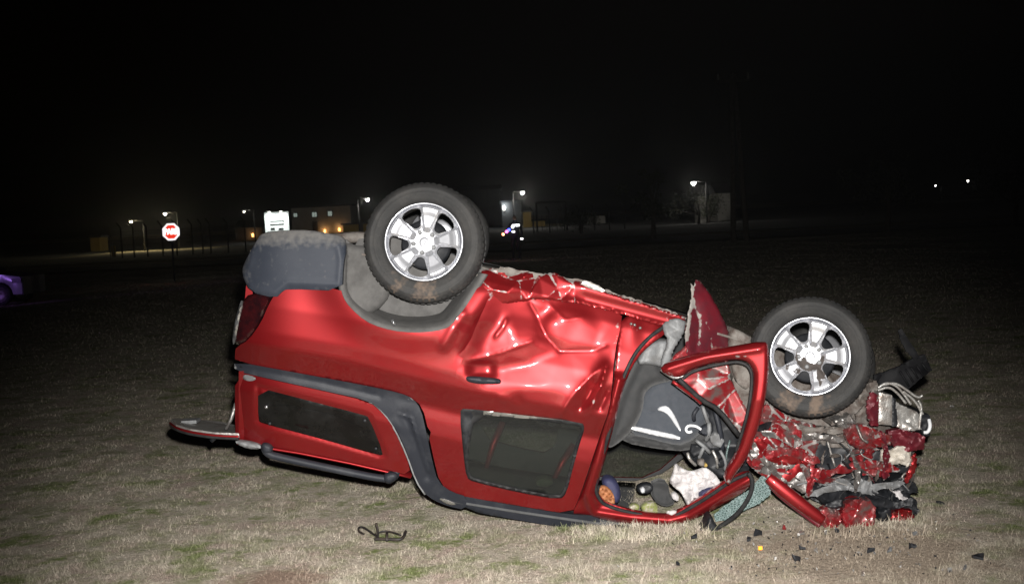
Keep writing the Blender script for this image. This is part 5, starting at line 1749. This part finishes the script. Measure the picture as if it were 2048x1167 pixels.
# bonnet edge and bonnet folded under
hood = ptube('bonnet_edge', [(1538, 956, .02), (1560, 975, .0), (1600, 1008, -.02), (1645, 1040, -.03)], [0.034] * 2 + [0.036] * 30, RED, CAR, sm=0) if False else None
pts = smooth_path([W(1536, 954, .02), W(1560, 974, .0), W(1600, 1006, -.02), W(1646, 1040, -.03)], 2)
tube('bonnet_edge', pts, [0.026 + 0.012 * math.sin(math.pi * i / (len(pts) - 1)) for i in range(len(pts))], RED, CAR, 12, flat=0.7)
pts = smooth_path([W(1542, 970, .05), W(1566, 994, .03), W(1600, 1020, .02), W(1640, 1050, .0)], 2)
tube('bonnet_seam', pts, 0.018, REDI, CAR, 8)
chunk('bonnet', [(1640, 1020), (1652, 1014), (1676, 1018), (1684, 1040), (1676, 1054), (1650, 1054), (1638, 1044)], -0.02, 0.03, 12, REDM, 132, wear=.35, sp=2.6, th=.06)
chunk('bonnet', [(1682, 1030), (1690, 1006), (1712, 998), (1740, 1002), (1752, 1015), (1750, 1040), (1742, 1060), (1716, 1068), (1690, 1052)], -0.01, 0.03, 16, REDM, 133, wear=.3, sp=3, th=.1)
chunk('bonnet', [(1776, 1030), (1800, 1018), (1822, 1020), (1830, 1032), (1815, 1046), (1780, 1042)], 0.02, 0.03, 12, RED, 134, wear=.2, sp=3, th=.05)
chunk('grille_remains', [(1756, 1000), (1776, 990), (1810, 982), (1834, 1000), (1838, 1022), (1820, 1044), (1780, 1048), (1760, 1046)], 0.07, 0.04, 16, BLK, 135, sp=4, th=.25)
chunk('torn_panel', [(1786, 982), (1800, 980), (1808, 992), (1816, 996), (1812, 1002), (1796, 996)], 0.03, 0.02, 8, CLOTH, 136, sp=2.6)
chunk('grille_remains', [(1782, 960), (1806, 952), (1832, 966), (1838, 985), (1800, 985), (1785, 978)], 0.08, 0.03, 8, BLK, 137, sp=4, th=.2)
r_ = np.random.default_rng(99)
for i in range(28):
    x = r_.uniform(1500, 1838)
    y = np.interp(x, [1500, 1600, 1700, 1835], [885, 905, 935, 930]) + r_.normal(0, 34)
    s = r_.uniform(6, 20)
    an = r_.uniform(0, 3.14)
    w = s * r_.uniform(.12, .45)
    ou = []
    for (u_, v_) in ((-1, -.6), (-.3, -1), (.5, -.7), (1, -.2), (.9, .5), (.2, .9), (-.5, .6), (-1.1, .3)):
        u_, v_ = u_ * s * r_.uniform(.7, 1.2), v_ * w * r_.uniform(.5, 1.4)
        ou.append((x + u_ * math.cos(an) - v_ * math.sin(an), y + u_ * math.sin(an) + v_ * math.cos(an)))
    chunk('crushed_fragment', ou, r_.uniform(0.0, 0.12), 0.022, 6, [DIRTM, BLK, STEEL, DIRTM, REDM, BLK, DIRTM, STEEL, BLK, REDI][i % 10], 300 + i, wear=.5, sp=3, th=.006, jit=.5,
          slope=(r_.normal(0, .003), r_.normal(0, .003)))
# long torn strips that still tie the wreckage together
for i, (pts, m_, w_) in enumerate((
        ([(1505, 930, .02), (1540, 905, .0), (1590, 900, -.01), (1640, 925, .02)], REDM, 9), ([(1520, 860, .04), (1570, 880, .0), (1620, 870, .02), (1690, 880, .04)], STEEL, 6),
        ([(1560, 850, .05), (1640, 862, .04), (1710, 858, .03), (1770, 876, .03)], DIRTM, 8), ([(1640, 950, .05), (1690, 935, .03), (1740, 925, .02), (1800, 940, .03)], REDM, 8),
        ([(1610, 990, .06), (1670, 975, .03), (1740, 975, .02), (1810, 965, .05)], GREYP, 7), ([(1700, 900, .02), (1720, 940, .0), (1710, 985, .02)], STEEL, 5),
        ([(1500, 880, .03), (1530, 925, .0), (1575, 965, .03)], STEEL, 5), ([(1760, 860, .02), (1775, 905, .0), (1768, 960, .03)], REDI, 7), ([(1600, 925, .03), (1625, 960, .0), (1615, 995, .03)], REDM, 6),
        ([(1650, 1010, .03), (1720, 1000, .01), (1780, 1012, .02), (1832, 1000, .05)], BLK, 8))):
    q_ = chaikin(np.array([q[:2] for q in pts], float), 2, False)
    t_ = np.gradient(q_, axis=0)
    t_ /= np.linalg.norm(t_, axis=1)[:, None]
    n_ = np.stack([-t_[:, 1], t_[:, 0]], 1)
    m2 = len(q_)
    wd = w_ * 1.15 * r_.uniform(.45, 1.25, (2, m2)) * np.clip(np.minimum(np.arange(m2), np.arange(m2)[::-1]) / 2.0, .12, 1)
    ou = np.vstack([q_ + n_ * wd[0][:, None], (q_ - n_ * wd[1][:, None])[::-1]])
    chunk('torn_strip', ou, float(np.mean([q[2] for q in pts])) + .005, 0.035, 14, m_, 500 + i, wear=.6, wd=2.4, sp=2.6, th=.006, jit=.3)
for i in range(26):
    x, y = r_.uniform(1600, 1830), r_.uniform(870, 1010)
    q = [(x, y, .08), (x + r_.normal(0, 14), y + r_.uniform(6, 16), .05), (x + r_.normal(0, 20), y + r_.uniform(14, 34), .07)]
    ptube('wiring', q, r_.uniform(.003, .006), [BLK, SEAL, SILV, GREYP][i % 4], CAR, sm=2, seg=6)

# ------------------------------------------------------------------ loose things in and around the wreck
ORNG = mat('orange_rubber', (0.36, 0.14, 0.055), 0.7, col2=(0.28, 0.11, 0.045), scale=30)
NAVYM = mat('navy_foam', (0.02, 0.022, 0.06), 0.7, col2=(0.03, 0.03, 0.08), scale=30)


def clog():
    c = W(1214, 985, 0.34)
    e = empty('clog_shoe', c)
    tag(e, 'navy clog shoe with orange perforated sole lying in the door opening', 'shoe')
    panel('upper', [(1202, 962), (1214, 952), (1232, 958), (1242, 980), (1240, 1002), (1230, 1008), (1214, 990)], 0.40, NAVYM, e, sp=4, th=.08, roll=(9, .03), rnd=2)
    so = np.array([(1200, 972), (1212, 971), (1226, 984), (1231, 1004), (1226, 1010), (1210, 1004), (1198, 990)], float)
    hs = []
    for i, (x, y) in enumerate(((1205, 978), (1212, 981), (1219, 988), (1207, 988), (1214, 993), (1221, 999), (1212, 1000), (1223, 993))):
        hs.append([(x - 1.6, y), (x, y - 2), (x + 1.6, y), (x, y + 2)])
    panel('sole', so, 0.36, ORNG, e, sp=3, th=.03, roll=(5, .012), rnd=1, holes=hs)


clog()
GRN = mat('snack_wrapper', (0.20, 0.22, 0.075), 0.4, col2=(0.33, 0.30, 0.24), scale=28, lo=.45, hi=.6, bump=.3, bscale=80)


def blob(name, out, off, m, label, cat, seed, th=.04, amp=.015, roll=(5, .015), n=10, rnd=1, sp=3):
    o = np.array(out, float)
    c = W(o[:, 0].mean(), o[:, 1].mean(), off)
    C = Crumple(seed, (o[:, 0].min() - 4, o[:, 1].min() - 4, o[:, 0].max() + 4, o[:, 1].max() + 4), n, amp)
    ob = panel(name, out, lambda v: off + C(v), m, None, sp=sp, th=th, roll=roll, rnd=rnd)
    return tag(ob, label, cat)


blob('snack_wrapper', [(1258, 1012), (1270, 1006), (1280, 1010), (1276, 1020), (1262, 1022)], .33, GRN, 'small crumpled yellow green wrapper beside the larger one', 'wrapper', 401)
blob('snack_wrapper', [(1280, 1014), (1292, 1004), (1310, 1003), (1318, 1014), (1314, 1026), (1290, 1026)], .33, GRN, 'larger crumpled yellow green wrapper lying on the roof lining', 'wrapper', 402)
blob('drink_bottle', [(1272, 972), (1290, 964), (1306, 968), (1306, 982), (1290, 988), (1276, 984)], .5, BLK, 'dark bottle with white cap lying on the roof lining', 'bottle', 403)
blob('paper_sheet', [(1330, 1022), (1350, 1019), (1364, 1024), (1352, 1031), (1340, 1033)], .28, CLOTH, 'small folded white paper at the lower edge of the door opening', 'paper', 404, th=.006)
blob('cloth_bundle', [(1300, 968), (1318, 958), (1336, 964), (1340, 990), (1352, 1006), (1330, 1014), (1306, 1000)], .5, SEATD, 'dark cloth bundle left of the white airbag', 'cloth', 405, amp=.03, th=.06)
blob('cap', [(1280, 977), (1286, 973), (1291, 978), (1290, 985), (1283, 986)], .47, WHT, 'small white cap among the clutter in the cabin', 'cap', 406)
blob('glove', [(1342, 988), (1352, 984), (1358, 992), (1356, 1002), (1346, 998)], .34, CLOTH, 'small pale glove beside the airbag', 'glove', 407)
blob('navy_bag', [(1400, 984), (1420, 974), (1438, 978), (1440, 990), (1412, 1002), (1400, 1000)], .24, NAVYM, 'navy bag under the white airbag', 'bag', 408, th=.06)
blob('headrest', [(1070, 962), (1082, 955), (1104, 958), (1108, 968), (1092, 974), (1074, 972)], .75, mat('olive_fabric', (0.045, 0.05, 0.03), 0.85, col2=(0.06, 0.065, 0.04), scale=30), 'olive rounded cushion seen through the rear door window', 'cushion', 409, th=.1, rnd=2)

# bent wire rack on the grass
c = G(765, 1072)
e = empty('bent_wire_rack', c)
tag(e, 'twisted dark metal rod lying on the grass left of the truck', 'metal rod')
IRON = mat('dark_iron', (0.028, 0.027, 0.028), 0.6, 0.4, col2=(0.06, 0.045, 0.035), scale=25)


def gp(x, y, z):
    p = G(x, y, 0)
    return p + Vector((0, 0, z))


tube('rod', smooth_path([gp(728, 1072, .015), gp(718, 1069, .02), gp(717, 1064, .03), gp(726, 1062, .03), gp(742, 1070, .02), gp(756, 1078, .015)]), .006, IRON, e, 8)
tube('rod', smooth_path([gp(750, 1082, .015), gp(775, 1083, .018), gp(800, 1084, .015), gp(808, 1080, .02), gp(812, 1072, .03)]), .009, IRON, e, 8)
tube('rod', smooth_path([gp(752, 1076, .03), gp(770, 1072, .035), gp(788, 1074, .03), gp(802, 1079, .03)], 1), .005, IRON, e, 8)
tube('rod', smooth_path([gp(756, 1082, .01), gp(757, 1076, .04), gp(754, 1074, .085)], 1), .006, IRON, e, 8)
tube('rod', [gp(774, 1084, .01), gp(775, 1080, .045)], .008, IRON, e, 8)

# shards round the crushed nose
SHARD = [('black', BLK), ('grey', GREYP), ('white', SILV), ('red', REDM)]
shards = [(1520, 1076, 24, 0, 'bent black plastic shard below the bonnet edge, largest of its kind'), (1495, 1088, 20, 0, 'flat black strip of plastic left of the largest shard'), (1388, 1084, 12, 0, 'thin black sliver below the door mirror'),
          (1596, 1128, 18, 0, 'square black plastic flake on the bare grass'), (1357, 1137, 10, 0, 'small black flake beside the green grass patch'), (1602, 1078, 18, 2, 'long pale plastic splinter below the bonnet edge'),
          (1570, 1064, 9, 3, 'small red lamp fragment near the bonnet edge'), (1655, 1074, 16, 2, 'pale crumpled flake below the red bonnet lump'), (1675, 1070, 12, 0, 'black flake touching the red bonnet lump'),
          (1742, 1110, 16, 0, 'black wedge of plastic below the crushed grille'), (1780, 1110, 14, 1, 'grey plastic flake right of the black wedge'), (1825, 1104, 20, 0, 'long dark shard lower right of the nose'),
          (1955, 1124, 28, 0, 'large dark plastic piece at the lower right'), (1930, 1146, 12, 1, 'grey chip below the large dark piece'), (1900, 1150, 10, 2, 'white chip near the bottom right'),
          (1632, 1112, 10, 2, 'tiny white chip left of the black wedge'), (1605, 1108, 10, 0, 'thin dark chip above the square black flake'), (1724, 1158, 10, 2, 'white chip at the bottom edge'),
          (1880, 1014, 14, 0, 'dark flake in the grass right of the nose'), (1905, 820, 9, 2, 'white chip far right beyond the radiator'), (1830, 1078, 12, 1, 'grey chip just right of the crushed grille'), (1550, 1128, 7, 2, 'tiny pale chip right of the orange reflector')]
r_ = np.random.default_rng(5)
for i, (x, y, s, m_, lab) in enumerate(shards):
    c = G(x, y)
    k = c.y / F * .82
    a = np.sort(r_.uniform(0, 6.28, 6) + np.array([0, 1, 2, 3, 4, 5]) * .3)
    el = r_.uniform(.35, .7)
    rot = r_.uniform(-.6, .6)
    V = []
    for t in a:
        q = s * k * r_.uniform(.45, .8)
        px_, py_ = q * math.cos(t), q * el * math.sin(t)
        V.append((c.x + px_ * math.cos(rot) - py_ * math.sin(rot), c.y + (px_ * math.sin(rot) + py_ * math.cos(rot)) * 1.6, max(.008, .028 + px_ * r_.uniform(-.5, .5) + .02 * r_.random())))
    n = len(V)
    top = (c.x, c.y, .036 + .010 * r_.random())
    V2 = V + [top] + [(p[0], p[1], p[2] - .012) for p in V] + [(top[0], top[1], top[2] - .014)]
    Fc = [(j, (j + 1) % n, n) for j in range(n)] + [(n + 1 + (j + 1) % n, n + 1 + j, 2 * n + 1) for j in range(n)] + [(j, n + 1 + j, n + 1 + (j + 1) % n, (j + 1) % n) for j in range(n)]
    ob = mk('plastic_shard', np.array(V2), Fc, SHARD[m_][1], None, False)
    tag(ob, lab, 'shard', 'shards scattered round the wreck')
c = G(1521, 1110)
V, Fc = boxv((c.x, c.y, .04), (.02, .012, .018))
ob = mk('side_reflector', V, Fc, mat('amber_reflector_glow', (0.9, 0.3, 0.03), 0.2, emit=(1, .35, .05), strength=.9), None, False)  # glow put in for the flash this reflector would return
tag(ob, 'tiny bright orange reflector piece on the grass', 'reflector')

# crumbs of glass and plastic strewn round the nose
r_ = np.random.default_rng(17)
for nm, m_, lab, cnt in (('glass_crumbs', SILV, 'tiny pale glass crumbs strewn on the grass round the nose', 150), ('plastic_crumbs', BLK, 'tiny black plastic crumbs strewn on the grass round the nose', 130)):
    V, Fc = [], []
    for i in range(cnt):
        c = G(r_.normal(1640, 160), r_.uniform(1050, 1160))
        if r_.random() < .2:
            c = G(r_.uniform(1450, 1960), r_.uniform(1000, 1160))
        s = r_.uniform(.003, .010)
        k = len(V)
        for q in range(4):
            d = r_.normal(0, 1, 3); d /= np.linalg.norm(d)
            V.append((c.x + d[0] * s, c.y + d[1] * s, .022 + r_.uniform(0, .012) + d[2] * s * .7))
        Fc += [(k, k + 1, k + 2), (k, k + 2, k + 3), (k, k + 3, k + 1), (k + 1, k + 3, k + 2)]
    tag(mk(nm, V, Fc, m_, None, False), lab, 'debris', kind='stuff')

# ------------------------------------------------------------------ thin night mist
HAZE = 0.0004
if HAZE:
    V, Fc = boxv((0, 850, 5.5), (3100, 2400, 13.0))
    hz_ = mk('haze', V, Fc, bpy.data.materials.new('mist'), None, False)
    hm = hz_.data.materials[0]
    hm.use_nodes = True
    hn = hm.node_tree
    hn.nodes.remove(hn.nodes['Principled BSDF'])
    pv = hn.nodes.new('ShaderNodeVolumePrincipled')
    pv.inputs['Density'].default_value = HAZE
    pv.inputs['Color'].default_value = (.9, .92, .95, 1)
    pv.inputs['Anisotropy'].default_value = 0.86
    hn.links.new(pv.outputs[0], hn.nodes['Material Output'].inputs['Volume'])
    tag(hz_, 'thin night mist over the field', 'mist', kind='stuff')
